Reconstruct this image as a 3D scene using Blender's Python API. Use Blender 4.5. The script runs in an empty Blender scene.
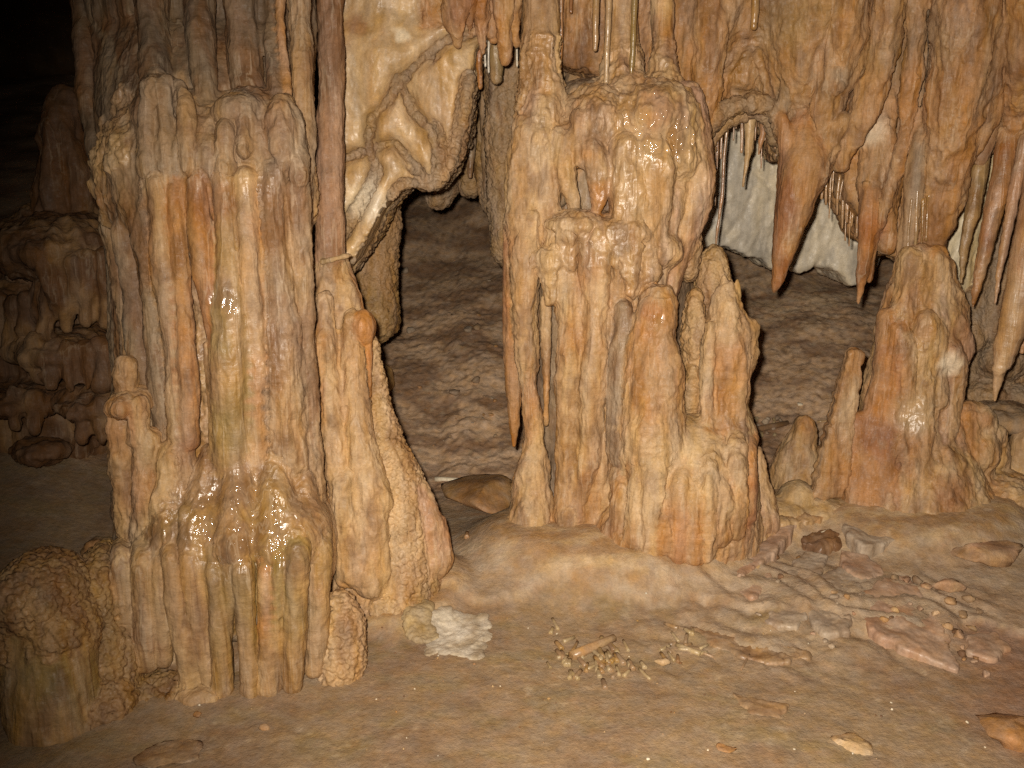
import bpy, math, random
import numpy as np
from mathutils.kdtree import KDTree

random.seed(7)
RNG = np.random.default_rng(11)
scene = bpy.context.scene
COL = scene.collection

# ------------------------------------------------------------------ camera
F, CX, CY, CAMZ = 900.0, 512.0, 384.0, 1.5
PITCH = math.radians(14.0)
cp, sp = math.cos(PITCH), math.sin(PITCH)

def at(px, py, Y):
    """the point of the vertical plane y = Y that a picture position looks at, and its depth"""
    px = np.asarray(px, float); py = np.asarray(py, float); Y = np.asarray(Y, float)
    xr = (px - CX) / F
    yu = (CY - py) / F
    t = Y / (cp + sp * yu)
    return np.stack([xr * t, Y + 0 * t, CAMZ + t * (-sp + cp * yu)], -1), t

# ------------------------------------------------------------------ noise
_perm = np.random.default_rng(3).permutation(256).astype(np.int64)
_perm = np.concatenate([_perm, _perm, _perm])
_g = np.random.default_rng(5).normal(size=(256, 3)); _g /= np.linalg.norm(_g, axis=1)[:, None]

def _hash(ix, iy, iz):
    return _perm[_perm[_perm[ix & 255] + (iy & 255)] + (iz & 255)]

def perlin(p):
    p = np.asarray(p, float)
    i = np.floor(p).astype(np.int64); f = p - i
    u = f * f * f * (f * (f * 6 - 15) + 10)
    out = np.zeros(len(p))
    for dx in (0, 1):
        wx = u[:, 0] if dx else 1 - u[:, 0]
        for dy in (0, 1):
            wy = u[:, 1] if dy else 1 - u[:, 1]
            for dz in (0, 1):
                wz = u[:, 2] if dz else 1 - u[:, 2]
                g = _g[_hash(i[:, 0] + dx, i[:, 1] + dy, i[:, 2] + dz)]
                d = (g[:, 0] * (f[:, 0] - dx) + g[:, 1] * (f[:, 1] - dy) + g[:, 2] * (f[:, 2] - dz))
                out += wx * wy * wz * d
    return out * 1.5

def fbm(p, oct=4, gain=0.5):
    a, s, o = 1.0, 1.0, 0
    for k in range(oct):
        o = o + a * perlin(p * s + 17.3 * k); a *= gain; s *= 2.03
    return o

_jit = np.random.default_rng(9).random((256, 3))

def worley(p):
    i = np.floor(p).astype(np.int64); best = np.full(len(p), 9.0); second = np.full(len(p), 9.0)
    for dx in (-1, 0, 1):
        for dy in (-1, 0, 1):
            for dz in (-1, 0, 1):
                c = i + (dx, dy, dz)
                q = c + _jit[_hash(c[:, 0], c[:, 1], c[:, 2])]
                d = ((p - q) ** 2).sum(1)
                second = np.minimum(second, np.maximum(best, d))
                best = np.minimum(best, d)
    return np.sqrt(best), np.sqrt(second)

def sstep(a, b, x):
    t = np.clip((x - a) / (b - a), 0, 1)
    return t * t * (3 - 2 * t)

def lin(r, g, b):
    f = lambda c: ((c / 255 + 0.055) / 1.055) ** 2.4 if c > 10 else c / 255 / 12.92
    return np.array([f(r), f(g), f(b)])

# ------------------------------------------------------------------ mesh tools
def quad_normals(V, Fq):
    n = np.cross(V[Fq[:, 2]] - V[Fq[:, 0]], V[Fq[:, 3]] - V[Fq[:, 1]])
    out = np.zeros_like(V)
    for k in range(4):
        for a in range(3):
            out[:, a] += np.bincount(Fq[:, k], n[:, a], len(V))
    return out / (np.linalg.norm(out, axis=1)[:, None] + 1e-12)

def edges_of(Fq):
    e = np.concatenate([Fq[:, [0, 1]], Fq[:, [1, 2]], Fq[:, [2, 3]], Fq[:, [3, 0]]])
    e.sort(axis=1)
    return np.unique(e, axis=0)

def smooth_vals(A, E, n, it, lam=0.6):
    A = A.astype(float)
    two = A.ndim == 2
    deg = np.bincount(E[:, 0], minlength=n) + np.bincount(E[:, 1], minlength=n)
    deg = np.maximum(deg, 1)
    for _ in range(it):
        if two:
            S = np.stack([(np.bincount(E[:, 0], A[E[:, 1], k], n) + np.bincount(E[:, 1], A[E[:, 0], k], n)) / deg
                          for k in range(A.shape[1])], 1)
        else:
            S = (np.bincount(E[:, 0], A[E[:, 1]], n) + np.bincount(E[:, 1], A[E[:, 0]], n)) / deg
        A = A + lam * (S - A)
    return A

def make_mesh(name, V, Fq, mat, N=None, col=None, wet=None):
    me = bpy.data.meshes.new(name)
    V = np.asarray(V, np.float32); Fq = np.asarray(Fq, np.int32)
    k = Fq.shape[1]
    me.vertices.add(len(V)); me.vertices.foreach_set('co', V.ravel())
    me.loops.add(Fq.size); me.loops.foreach_set('vertex_index', Fq.ravel())
    me.polygons.add(len(Fq))
    me.polygons.foreach_set('loop_start', np.arange(0, Fq.size, k, dtype=np.int32))
    me.polygons.foreach_set('use_smooth', np.ones(len(Fq), bool))
    me.update(calc_edges=True)
    if col is not None:
        a = me.attributes.new('col', 'FLOAT_COLOR', 'POINT')
        a.data.foreach_set('color', np.concatenate([col, np.ones((len(V), 1))], 1).astype(np.float32).ravel())
    if wet is not None:
        a = me.attributes.new('wet', 'FLOAT', 'POINT')
        a.data.foreach_set('value', np.asarray(wet, np.float32))
    if N is not None:
        me.normals_split_custom_set_from_vertices(np.asarray(N, np.float32))
    me.materials.append(mat)
    return me

def link(name, data, parent=None):
    o = bpy.data.objects.new(name, data); COL.objects.link(o)
    if parent is not None:
        o.parent = parent
    return o

def tag(o, label=None, cat=None, group=None, kind=None):
    if label: o['label'] = label
    if cat: o['category'] = cat
    if group: o['group'] = group
    if kind: o['kind'] = kind
    return o

def catmull(P, n):
    P = np.asarray(P, float)
    if len(P) == 2:
        t = np.linspace(0, 1, n)[:, None]
        return P[0] * (1 - t) + P[1] * t
    Q = np.vstack([2 * P[0] - P[1], P, 2 * P[-1] - P[-2]])
    out = []
    for s in np.linspace(0, len(P) - 1 - 1e-9, n):
        i = int(s); t = s - i
        a, b, c, d = Q[i], Q[i + 1], Q[i + 2], Q[i + 3]
        out.append(0.5 * (2 * b + (c - a) * t + (2 * a - 5 * b + 4 * c - d) * t * t + (3 * b - 3 * c + d - a) * t ** 3))
    return np.array(out)

def tube_mesh(pts, seg=14, flat=1.0, wob=0.0, seed=0, step=0.02, ends=1.0):
    """swept ring mesh along picture positions (px, py, Y, radius in picture units)"""
    W, R = [], []
    for (px, py, Y, r) in pts:
        p, t = at(px, py, Y); W.append(p); R.append(r * t / F)
    W = np.array(W); R = np.array(R)
    L = np.linalg.norm(np.diff(W, axis=0), axis=1).sum()
    n = int(max(6, min(160, L / step)))
    C = catmull(np.c_[W, R], n)
    P, R = C[:, :3], np.maximum(C[:, 3], 0.0006)
    rs = np.random.default_rng(seed + 100)
    if wob:
        ph = rs.random(3) * 50
        s = np.linspace(0, L, n)
        w = np.stack([perlin(np.c_[s * 6 + ph[0], 0 * s, 0 * s]), perlin(np.c_[s * 6 + ph[1], 0 * s + 3, 0 * s]), 0 * s], 1)
        lim = np.minimum(R, .035)
        P = P + w * wob * lim[:, None]
        R = R + lim * wob * 0.6 * perlin(np.c_[s * 13 + ph[2], 0 * s + 9, 0 * s])
    # round both ends
    def cap(p, d, r):
        return [(p + d * r * k * ends, r * math.sqrt(max(0.0, 1 - k * k))) for k in (0.5, 0.85)], p + d * r * ends
    d0 = P[0] - P[1]; d0 /= np.linalg.norm(d0) + 1e-9
    d1 = P[-1] - P[-2]; d1 /= np.linalg.norm(d1) + 1e-9
    c0, p0 = cap(P[0], d0, R[0]); c1, p1 = cap(P[-1], d1, R[-1])
    rows = [(p, r) for p, r in reversed(c0)] + list(zip(P, R)) + c1
    T = np.gradient(np.array([r[0] for r in rows]), axis=0); T /= np.linalg.norm(T, axis=1)[:, None] + 1e-9
    V = []
    ang = np.linspace(0, 2 * math.pi, seg, endpoint=False)
    for (p, r), t in zip(rows, T):
        ax = np.array([1.0, 0, 0]); ax = ax - t * ax.dot(t)
        if np.linalg.norm(ax) < 0.2:
            ax = np.array([0, 0, 1.0]); ax = ax - t * ax.dot(t)
        ax /= np.linalg.norm(ax); ay = np.cross(t, ax)
        V.append(p + r * (np.cos(ang)[:, None] * ax + flat * np.sin(ang)[:, None] * ay))
    m = len(rows)
    V = np.vstack(V + [p0[None], p1[None]])
    Fq = []
    for i in range(m - 1):
        for j in range(seg):
            k = (j + 1) % seg
            Fq.append((i * seg + j, i * seg + k, (i + 1) * seg + k, (i + 1) * seg + j))
    a, b = m * seg, m * seg + 1
    for j in range(0, seg, 2):
        k, l = (j + 1) % seg, (j + 2) % seg
        Fq.append((a, l, k, j))
        o = (m - 1) * seg
        Fq.append((b, o + j, o + k, o + l))
    V = np.array(V); Fq = np.array(Fq)
    vol = np.einsum('ij,ij->i', V[Fq[:, 0]], np.cross(V[Fq[:, 1]] - 0, V[Fq[:, 2]])).sum()
    cen = V.mean(0); Vc = V - cen
    vol = (np.einsum('ij,ij->i', Vc[Fq[:, 0]], np.cross(Vc[Fq[:, 1]], Vc[Fq[:, 2]])) +
           np.einsum('ij,ij->i', Vc[Fq[:, 0]], np.cross(Vc[Fq[:, 2]], Vc[Fq[:, 3]]))).sum()
    if vol < 0:
        Fq = Fq[:, ::-1]
    return V, Fq

def ball_mesh(c, rx, ry, rz, tilt=0.0, nu=28, nv=16):
    """ellipsoid: rx across, ry in depth, rz in height (metres)"""
    u = np.linspace(0, 2 * math.pi, nu, endpoint=False)
    v = np.linspace(0, math.pi, nv + 1)[1:-1]
    V = [np.stack([math.sin(a) * np.cos(u), math.sin(a) * np.sin(u), 0 * u + math.cos(a)], 1) for a in v]
    V = np.vstack(V + [np.array([[0, 0, 1.0]]), np.array([[0, 0, -1.0]])]) * (rx, ry, rz)
    if tilt:
        c_, s_ = math.cos(tilt), math.sin(tilt)
        V = np.stack([V[:, 0] * c_ - V[:, 2] * s_, V[:, 1], V[:, 0] * s_ + V[:, 2] * c_], 1)
    V = V + c
    m = len(v); Fq = []
    for i in range(m - 1):
        for j in range(nu):
            k = (j + 1) % nu
            Fq.append((i * nu + j, (i + 1) * nu + j, (i + 1) * nu + k, i * nu + k))
    a, b = m * nu, m * nu + 1
    for j in range(0, nu, 2):
        k, l = (j + 1) % nu, (j + 2) % nu
        Fq.append((a, j, k, l)); o = (m - 1) * nu; Fq.append((b, o + l, o + k, o + j))
    return V, np.array(Fq)

def inside(poly, X, Y):
    r = np.zeros(X.shape, bool); n = len(poly)
    for i in range(n):
        x0, y0 = poly[i]; x1, y1 = poly[(i + 1) % n]
        if y0 == y1: continue
        c = ((y0 > Y) != (y1 > Y)) & (X < (x1 - x0) * (Y - y0) / (y1 - y0) + x0)
        r ^= c
    return r

def dist_line(pts, X, Y):
    d = np.full(X.shape, 1e9)
    for (x0, y0), (x1, y1) in zip(pts[:-1], pts[1:]):
        L = (x1 - x0) ** 2 + (y1 - y0) ** 2
        t = np.clip(((X - x0) * (x1 - x0) + (Y - y0) * (y1 - y0)) / L, 0, 1)
        d = np.minimum(d, np.hypot(X - x0 - t * (x1 - x0), Y - y0 - t * (y1 - y0)))
    return d

# ------------------------------------------------------------------ materials
def stone_material(name, rough=0.5, bump=1.0, fine=230.0, stretch=1.0, ripple=1.0, spec=0.5, var=1.0, crest=0.0, knobs=0.0):
    m = bpy.data.materials.new(name); m.use_nodes = True
    nt = m.node_tree; N = nt.nodes; L = nt.links
    b = N['Principled BSDF']
    geo = N.new('ShaderNodeNewGeometry')
    col = N.new('ShaderNodeAttribute'); col.attribute_name = 'col'
    wet = N.new('ShaderNodeAttribute'); wet.attribute_name = 'wet'
    def mapping(sx, sy, sz):
        mp = N.new('ShaderNodeMapping'); mp.inputs['Scale'].default_value = (sx, sy, sz)
        L.new(geo.outputs['Position'], mp.inputs['Vector']); return mp
    def noise(mp, scale, detail, rough_=0.55, dist=0.0):
        n = N.new('ShaderNodeTexNoise'); n.inputs['Scale'].default_value = scale
        n.inputs['Detail'].default_value = detail; n.inputs['Roughness'].default_value = rough_
        n.inputs['Distortion'].default_value = dist
        L.new(mp.outputs[0], n.inputs['Vector']); return n
    iso = mapping(1, 1, 1); streak = mapping(1, 1, 0.16 * stretch); lay = mapping(0.16, 0.16, 1)
    n1 = noise(streak, 45, 5, 0.6, 0.4)
    n2 = noise(iso, 160, 4, 0.7)
    n3 = noise(iso, 14, 5, 0.6, 0.5)
    def ramp(node, lo, hi, a, c):
        r = N.new('ShaderNodeMapRange'); r.inputs['From Min'].default_value = lo; r.inputs['From Max'].default_value = hi
        r.inputs['To Min'].default_value = a; r.inputs['To Max'].default_value = c
        L.new(node.outputs['Fac'] if 'Fac' in node.outputs else node.outputs[0], r.inputs['Value']); return r
    def mul(a, c):
        q = N.new('ShaderNodeMath'); q.operation = 'MULTIPLY'; L.new(a.outputs[0], q.inputs[0]); L.new(c.outputs[0], q.inputs[1]); return q
    v = mul(mul(ramp(n1, .3, .7, 1 - .13 * var, 1 + .12 * var), ramp(n2, .3, .7, 1 - .16 * var, 1 + .15 * var)),
            ramp(n3, .3, .7, 1 - .2 * var, 1 + .15 * var))
    vm = N.new('ShaderNodeVectorMath'); vm.operation = 'SCALE'
    L.new(col.outputs['Color'], vm.inputs[0]); L.new(v.outputs[0], vm.inputs['Scale'])
    hue = N.new('ShaderNodeHueSaturation')
    L.new(vm.outputs[0], hue.inputs['Color'])
    L.new(ramp(noise(iso, 9, 3), .3, .7, .47, .53).outputs[0], hue.inputs['Hue']) if False else None
    L.new(ramp(noise(streak, 20, 3), .3, .7, .86, 1.14).outputs[0], hue.inputs['Saturation'])
    nc = noise(mapping(1, 1, .07), 26, 3, 0.5, 0.3)
    ab = N.new('ShaderNodeMath'); ab.operation = 'SUBTRACT'; ab.inputs[1].default_value = .5; L.new(nc.outputs['Fac'], ab.inputs[0])
    ab2 = N.new('ShaderNodeMath'); ab2.operation = 'ABSOLUTE'; L.new(ab.outputs[0], ab2.inputs[0])
    line = ramp(ab2, .0, .035, 1, 0); line.clamp = True
    gate = ramp(noise(iso, 5, 2), .45, .62, 0, .8 * crest)
    lm = mul(line, gate)
    mx = N.new('ShaderNodeMix'); mx.data_type = 'RGBA'; mx.inputs['B'].default_value = (.66, .52, .36, 1)
    L.new(lm.outputs[0], mx.inputs['Factor']); L.new(hue.outputs[0], mx.inputs['A'])
    L.new(mx.outputs['Result'], b.inputs['Base Color'])
    # wetness
    rr = N.new('ShaderNodeMapRange'); rr.inputs['To Min'].default_value = rough; rr.inputs['To Max'].default_value = 0.07
    L.new(wet.outputs['Fac'], rr.inputs['Value'])
    rv = N.new('ShaderNodeMath'); rv.operation = 'MULTIPLY'
    L.new(rr.outputs[0], rv.inputs[0]); L.new(ramp(noise(iso, 60, 3), .35, .65, .7, 1.3).outputs[0], rv.inputs[1])
    L.new(rv.outputs[0], b.inputs['Roughness'])
    sw = N.new('ShaderNodeMapRange'); sw.inputs['To Min'].default_value = spec; sw.inputs['To Max'].default_value = 1.0
    L.new(wet.outputs['Fac'], sw.inputs['Value']); L.new(sw.outputs[0], b.inputs['Specular IOR Level'])
    dry = N.new('ShaderNodeMapRange'); dry.inputs['To Min'].default_value = min(1.0, .85 * bump); dry.inputs['To Max'].default_value = .12
    L.new(wet.outputs['Fac'], dry.inputs['Value'])
    # bumps: broad grain, thin flow layers, fine grain
    prev = None
    if crest:
        bp = N.new('ShaderNodeBump'); bp.inputs['Strength'].default_value = .8; bp.inputs['Distance'].default_value = .006 * crest
        L.new(ramp(ab2, .0, .12, 1, 0).outputs[0], bp.inputs['Height']); prev = bp
    if knobs:
        vo = N.new('ShaderNodeTexVoronoi'); vo.feature = 'SMOOTH_F1'; vo.inputs['Scale'].default_value = 95; L.new(iso.outputs[0], vo.inputs['Vector'])
        bp = N.new('ShaderNodeBump'); bp.invert = True; bp.inputs['Strength'].default_value = .9; bp.inputs['Distance'].default_value = .006 * knobs
        L.new(vo.outputs['Distance'], bp.inputs['Height']); prev = bp
    for mp, sc, det, dist in ((iso, 62, 4, 0.0026), (lay, 120, 3, 0.0020 * ripple), (iso, fine, 4, 0.0012)):
        n = noise(mp, sc, det, 0.6)
        bp = N.new('ShaderNodeBump'); bp.inputs['Strength'].default_value = min(1.0, 0.85 * bump)
        bp.inputs['Distance'].default_value = dist * bump
        if sc > 100:
            L.new(dry.outputs[0], bp.inputs['Strength'])
        L.new(n.outputs['Fac'], bp.inputs['Height'])
        if prev: L.new(prev.outputs[0], bp.inputs['Normal'])
        prev = bp
    L.new(prev.outputs[0], b.inputs['Normal'])
    return m

M_FLOW = stone_material('flowstone', 0.66, spec=0.28, crest=0.3)
M_ROUGH = stone_material('rough_rock', 0.7, 1.2, ripple=0.3, spec=0.3)
M_POP = stone_material('popcorn_calcite', 0.65, 0.9, ripple=0.2, spec=0.35, knobs=1.0)
M_SMOOTH = stone_material('smooth_calcite', 0.5, 0.7, ripple=0.5, spec=0.4)
M_DIRT = stone_material('cave_earth', 0.85, 1.6, stretch=6, ripple=0.0, spec=0.2, var=0.9)
M_STRAW = stone_material('straw_calcite', 0.35, 0.6)

# ------------------------------------------------------------------ styles: mineral colours and relief, one with shade mixed in
TAN = lin(166, 130, 90); ORANGE = lin(166, 118, 74); CREAM = lin(190, 160, 118); GREY = lin(146, 123, 97)
PALE = lin(228, 212, 184); BROWN = lin(116, 82, 54); RUST = lin(140, 90, 56); OLIVE = lin(138, 115, 70)
PINK = lin(166, 127, 96); GOLD = lin(152, 120, 76); DARK = lin(84, 64, 50); UMBER = lin(116, 87, 62); SHADED = lin(98, 79, 60)
RING = {'stub': .0035, 'pipe': .0012, 'flow': .0012, 'gold': .001, 'orange': .001, 'glint': .0025, 'grey': .001, 'pink': .001}
STY = {
    #        colours             flute  fs   lump  pop  cell  rough wet
    'flow':  ((TAN, CREAM, ORANGE), .006, 15, .014, .0, .02, .0042, .06),
    'pipe':  ((TAN, CREAM, ORANGE), .0020, 24, .005, .0, .02, .0024, .10),
    'orange':((ORANGE, TAN, RUST),  .0020, 24, .005, .0, .02, .0024, .10),
    'gold':  ((GOLD, TAN, OLIVE),   .0020, 24, .005, .0, .02, .0024, .15),
    'grey':  ((GREY, TAN, BROWN),   .006, 15, .012, .0, .02, .0036, .05),
    'shaded':  ((SHADED, GREY, BROWN),  .006, 15, .010, .0, .02, .0030, .03),  # upper folds: flash falloff painted in as darker stone
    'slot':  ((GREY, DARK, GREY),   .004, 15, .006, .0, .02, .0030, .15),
    'pink':  ((PINK, CREAM, TAN),   .005, 15, .008, .0, .02, .0036, .15),
    'glint': ((TAN, CREAM, PINK),   .006, 15, .018, .004, .03, .0060, .3),
    'mud':   ((TAN, UMBER, GOLD),   .003, 20, .010, .0, .02, .0030, .60),
    'pop':   ((TAN, CREAM, GOLD),   .002, 16, .008, .009, .015, .0030, .03),
    'popd':  ((GOLD, BROWN, TAN),   .002, 16, .010, .010, .015, .0030, .03),
    'popg':  ((GREY, TAN, GOLD),    .004, 16, .010, .009, .018, .0045, .03),
    'facet': ((CREAM, TAN, GOLD),  .000, 16, .006, .0, .02, .0018, .08),
    'canopy':((TAN, ORANGE, BROWN),   .008, 12, .013, .0, .02, .0055, .10),
    'pale':  ((PALE, lin(212, 198, 174), lin(190, 180, 164)), .000, 9, .010, .0, .02, .0050, .02),
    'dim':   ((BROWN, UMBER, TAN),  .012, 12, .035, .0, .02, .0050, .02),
    'earth': ((UMBER, BROWN, DARK), .000, 9, .010, .004, .03, .0040, .0),
    'plate': ((lin(170, 138, 112), lin(186, 158, 132), lin(160, 122, 96)), .0, 9, .004, .0, .02, .0016, .03),
    'plateg':((lin(160, 140, 118), lin(182, 164, 142), lin(140, 116, 94)), .0, 9, .005, .0, .02, .0022, .03),
    'yellow':((lin(214, 192, 150), lin(222, 208, 178), lin(190, 158, 104)), .0, 9, .008, .0, .02, .0050, .03),
    'pole':  ((lin(146, 110, 82), lin(166, 130, 98), lin(124, 90, 64)), .003, 18, .004, .0, .02, .0030, .05),
    'slab':  ((GREY, TAN, PINK),    .000, 9, .006, .0, .02, .0030, .05),
    'stub':  ((TAN, ORANGE, CREAM), .003, 16, .010, .0, .02, .0040, .10),
}
STAINS = []          # (centre, radius, colour, strength): mineral stains with a place of their own
WETS = []            # (centre, radius, wetness)
def stain(px, py, Y, r, c, k=0.8):
    p, t = at(px, py, Y); STAINS.append((p, r * t / F, c, k))
def wetspot(px, py, Y, r, k=1.0):
    p, t = at(px, py, Y); WETS.append((p, r * t / F, k))

def colour_of(V, tagid, stylist, E=None):
    n = len(V)
    c = np.array([[STY[s][0][k] for k in range(3)] for s in stylist])[tagid]       # n,3,3
    if E is not None:
        c = smooth_vals(c.reshape(n, 9), E, n, 4).reshape(n, 3, 3)
    s1 = sstep(-.5, .6, fbm(V * (9, 9, 2.2), 3) + .2 * perlin(V * 40))[:, None]
    s2 = sstep(.0, .65, fbm(V * (5, 5, 3) + 40, 4))[:, None]
    s3 = sstep(.25, .6, perlin(V * (45, 45, 5) + 90))[:, None] * .3
    out = c[:, 0] * (1 - .65 * s1) + c[:, 1] * .65 * s1
    out = out * (1 - .8 * s2) + c[:, 2] * .8 * s2
    out = out * (1 - s3) + c[:, 1] * s3
    s4 = (sstep(.06, .0, np.abs(perlin(V * (22, 22, 2.4) + 33))) * sstep(-.15, .3, perlin(V * (6, 6, 3) + 44)))[:, None] * .55
    s5 = sstep(.1, .6, fbm(V * (13, 13, 6) + 55, 4))[:, None] * .5
    dirt = np.array([BROWN if s not in ('pale', 'yellow', 'white', 'chalk', 'facet', 'plate', 'plateg') else STY[s][0][2] for s in stylist])[tagid]
    out = out * (1 - s4) + dirt * s4
    out = out * (1 - s5) + dirt * s5
    wob = V + .02 * np.stack([perlin(V * 30), perlin(V * 30 + 7), perlin(V * 12 + 13)], 1)
    for p, r, sc, k in STAINS:
        d = np.linalg.norm((wob - p) * (1, .7, 1), axis=1)
        w = (k * sstep(r, r * .35, d))[:, None]
        out = out * (1 - w) + sc * w
    return out

# ------------------------------------------------------------------ a formation: solids fused by voxels, then cut into its things and parts
def tidy(tag_, E, n, k):
    """hand stray islands of a part to the part they lie in"""
    for _ in range(2):
        lab = np.arange(n); e = E[tag_[E[:, 0]] == tag_[E[:, 1]]]
        for _i in range(200):
            m = np.minimum(lab[e[:, 0]], lab[e[:, 1]]); new = lab.copy()
            np.minimum.at(new, e[:, 0], m); np.minimum.at(new, e[:, 1], m)
            new = new[new]; new = new[new]
            if (new == lab).all(): break
            lab = new
        cnt = np.bincount(lab, minlength=n)
        big = np.zeros(k, int); np.maximum.at(big, tag_, cnt[lab])
        stray = cnt[lab] < .22 * big[tag_]
        ev = E[tag_[E[:, 0]] != tag_[E[:, 1]]]
        to = {}
        for a, b in ((0, 1), (1, 0)):
            q = stray[ev[:, a]] & ~stray[ev[:, b]]
            for l, t in zip(lab[ev[q, a]].tolist(), tag_[ev[q, b]].tolist()): to[l] = t
        if not to: break
        mp = np.full(n, -1); mp[list(to.keys())] = list(to.values())
        r = mp[lab]; tag_ = np.where(stray & (r >= 0), r, tag_)
    return tag_

THINGS = {}
class Formation:
    def __init__(s, vox=0.005, smooth=8, melt=0.0):
        s.vox, s.smooth = vox, smooth; s.clean = True; s.melt = []; s.under = []; s.dmelt = melt
        s.V, s.F, s.n = [], [], 0
        s.pieces, s.KP, s.KI = [], [], []
        s.seed = 0
    def piece(s, thing, part, style, mat=None, label=None, melt=None, under=None):
        s.pieces.append((thing, part, style, mat or M_FLOW, label)); s.under.append(under); s.melt.append(s.dmelt if melt is None else melt); return len(s.pieces) - 1
    def add(s, pid, V, Fq):
        s.V.append(V); s.F.append(Fq + s.n); s.n += len(V)
        s.KP.append(V); s.KI.append(np.full(len(V), pid))
    def tube(s, pid, pts, flat=1.0, wob=0.25, seg=14, ends=1.0):
        s.seed += 1
        s.add(pid, *tube_mesh(pts, seg, flat, wob, s.seed, .02, ends)); return pid
    def blob(s, pid, px, py, Y, rx, ry, depth, tilt=0.0):
        p, t = at(px, py, Y)
        s.add(pid, *ball_mesh(p, rx * t / F, depth, ry * t / F, math.radians(tilt))); return pid
    def relief(s, pidf, poly, Yf, thick, step=4.0):
        P = np.array(poly); x0, y0 = P.min(0); x1, y1 = P.max(0)
        gx = np.arange(x0, x1 + step, step); gy = np.arange(y0, y1 + step, step)
        CXg, CYg = np.meshgrid((gx[:-1] + gx[1:]) / 2, (gy[:-1] + gy[1:]) / 2)
        ins = inside(poly, CXg, CYg)
        GX, GY = np.meshgrid(gx, gy)
        yf = Yf(GX, GY)
        fr, _ = at(GX, GY, yf)
        # the back surface is the front pushed straight back in the world
        bk = fr + np.array([0, thick, 0])
        h, w = GX.shape
        V = np.vstack([fr.reshape(-1, 3), bk.reshape(-1, 3)]); o = h * w
        iy, ix = np.nonzero(ins)
        a = iy * w + ix; b = a + 1; c = a + w + 1; d = a + w
        Fs = [np.stack([a, d, c, b], 1), np.stack([a + o, b + o, c + o, d + o], 1)]
        pad = np.pad(ins, 1)
        for dy, dx, e0, e1 in ((-1, 0, a, b), (1, 0, c, d), (0, -1, d, a), (0, 1, b, c)):
            m = ~pad[iy + 1 + dy, ix + 1 + dx]
            Fs.append(np.stack([e0[m], e1[m], e1[m] + o, e0[m] + o], 1))
        Fq = np.vstack(Fs)
        used, inv = np.unique(Fq, return_inverse=True)
        s.V.append(V[used]); s.F.append(inv.reshape(Fq.shape) + s.n); s.n += len(used)
        pid = np.broadcast_to(pidf(GX, GY) if callable(pidf) else np.array(pidf), GX.shape).ravel()
        pid2 = np.concatenate([pid, pid])[used]
        s.KP.append(V[used]); s.KI.append(pid2)
    def build(s, extra=None):
        me = bpy.data.meshes.new('raw')
        V = np.vstack(s.V); Fq = np.vstack(s.F)
        me.vertices.add(len(V)); me.vertices.foreach_set('co', V.astype(np.float32).ravel())
        me.loops.add(Fq.size); me.loops.foreach_set('vertex_index', Fq.astype(np.int32).ravel())
        me.polygons.add(len(Fq)); me.polygons.foreach_set('loop_start', np.arange(0, Fq.size, 4, dtype=np.int32))
        me.update(calc_edges=True)
        ob = bpy.data.objects.new('raw', me); COL.objects.link(ob)
        md = ob.modifiers.new('r', 'REMESH'); md.mode = 'VOXEL'; md.voxel_size = s.vox; md.adaptivity = 0
        dg = bpy.context.evaluated_depsgraph_get()
        ev = ob.evaluated_get(dg); em = ev.to_mesh()
        n = len(em.vertices); V = np.empty(n * 3, np.float32); em.vertices.foreach_get('co', V); V = V.reshape(-1, 3).astype(float)
        Fq = np.empty(len(em.loops), np.int32); em.loops.foreach_get('vertex_index', Fq); Fq = Fq.reshape(-1, 4).astype(np.int64)
        ev.to_mesh_clear()
        bpy.data.objects.remove(ob); bpy.data.meshes.remove(me)
        E = edges_of(Fq)
        # which solid each vertex came from
        KP = np.vstack(s.KP); KI = np.concatenate(s.KI)
        kd = KDTree(len(KP))
        for i, p in enumerate(KP): kd.insert(p, i)
        kd.balance()
        find = kd.find
        idx = np.fromiter((find(p)[1] for p in V.tolist()), np.int64, n)
        tagid = tidy(KI[idx], E, n, len(s.pieces)) if s.clean else KI[idx]
        V = smooth_vals(V, E, n, s.smooth)
        if max(s.melt) > 0:      # let the flowstone run together
            mw = smooth_vals(np.array(s.melt)[tagid], E, n, 6)[:, None]
            V = V + mw * (smooth_vals(V, E, n, 30) - V)
        sty = [STY[p[2]] for p in s.pieces]
        par = np.array([[q[1], q[2], q[3], q[4], q[5], q[6], q[7]] for q in sty])[tagid]
        par = smooth_vals(par, E, n, 6)
        N = quad_normals(V, Fq)
        dispA = np.zeros(n)
        # lumps, vertical flutes with sharp crests, cauliflower knobs, grain
        dispA += par[:, 2] * fbm(V * (8, 8, 4.5) + 3, 3)
        warp = V + .03 * np.stack([perlin(V * 5), perlin(V * 5 + 9), 0 * V[:, 0]], 1)
        q = warp * np.array([1, 1, .07]) * par[:, 1:2]
        nf = perlin(q + 20); nf2 = perlin(q * 2.1 + 60)
        dispA += par[:, 0] * ((1 - 2.4 * np.abs(nf)) * .8 + (1 - 2 * np.abs(nf2)) * .35 - .4)
        side = np.clip(1 - np.abs(N[:, 2]) * .6, 0, 1)
        dispA *= side * .6 + .4
        if par[:, 3].max() > .0005:
            cell = np.median(par[par[:, 3] > .0005, 4])
            w1, w2 = worley(V / cell + .25 * np.stack([perlin(V * 40), perlin(V * 40 + 5), perlin(V * 40 + 11)], 1))
            w3, _ = worley(V / (cell * .5) + 31)
            dispA += par[:, 3] * (1.1 - 1.5 * w1 ** 2 + .35 * (.6 - w3))
        cr_ = 0
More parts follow.
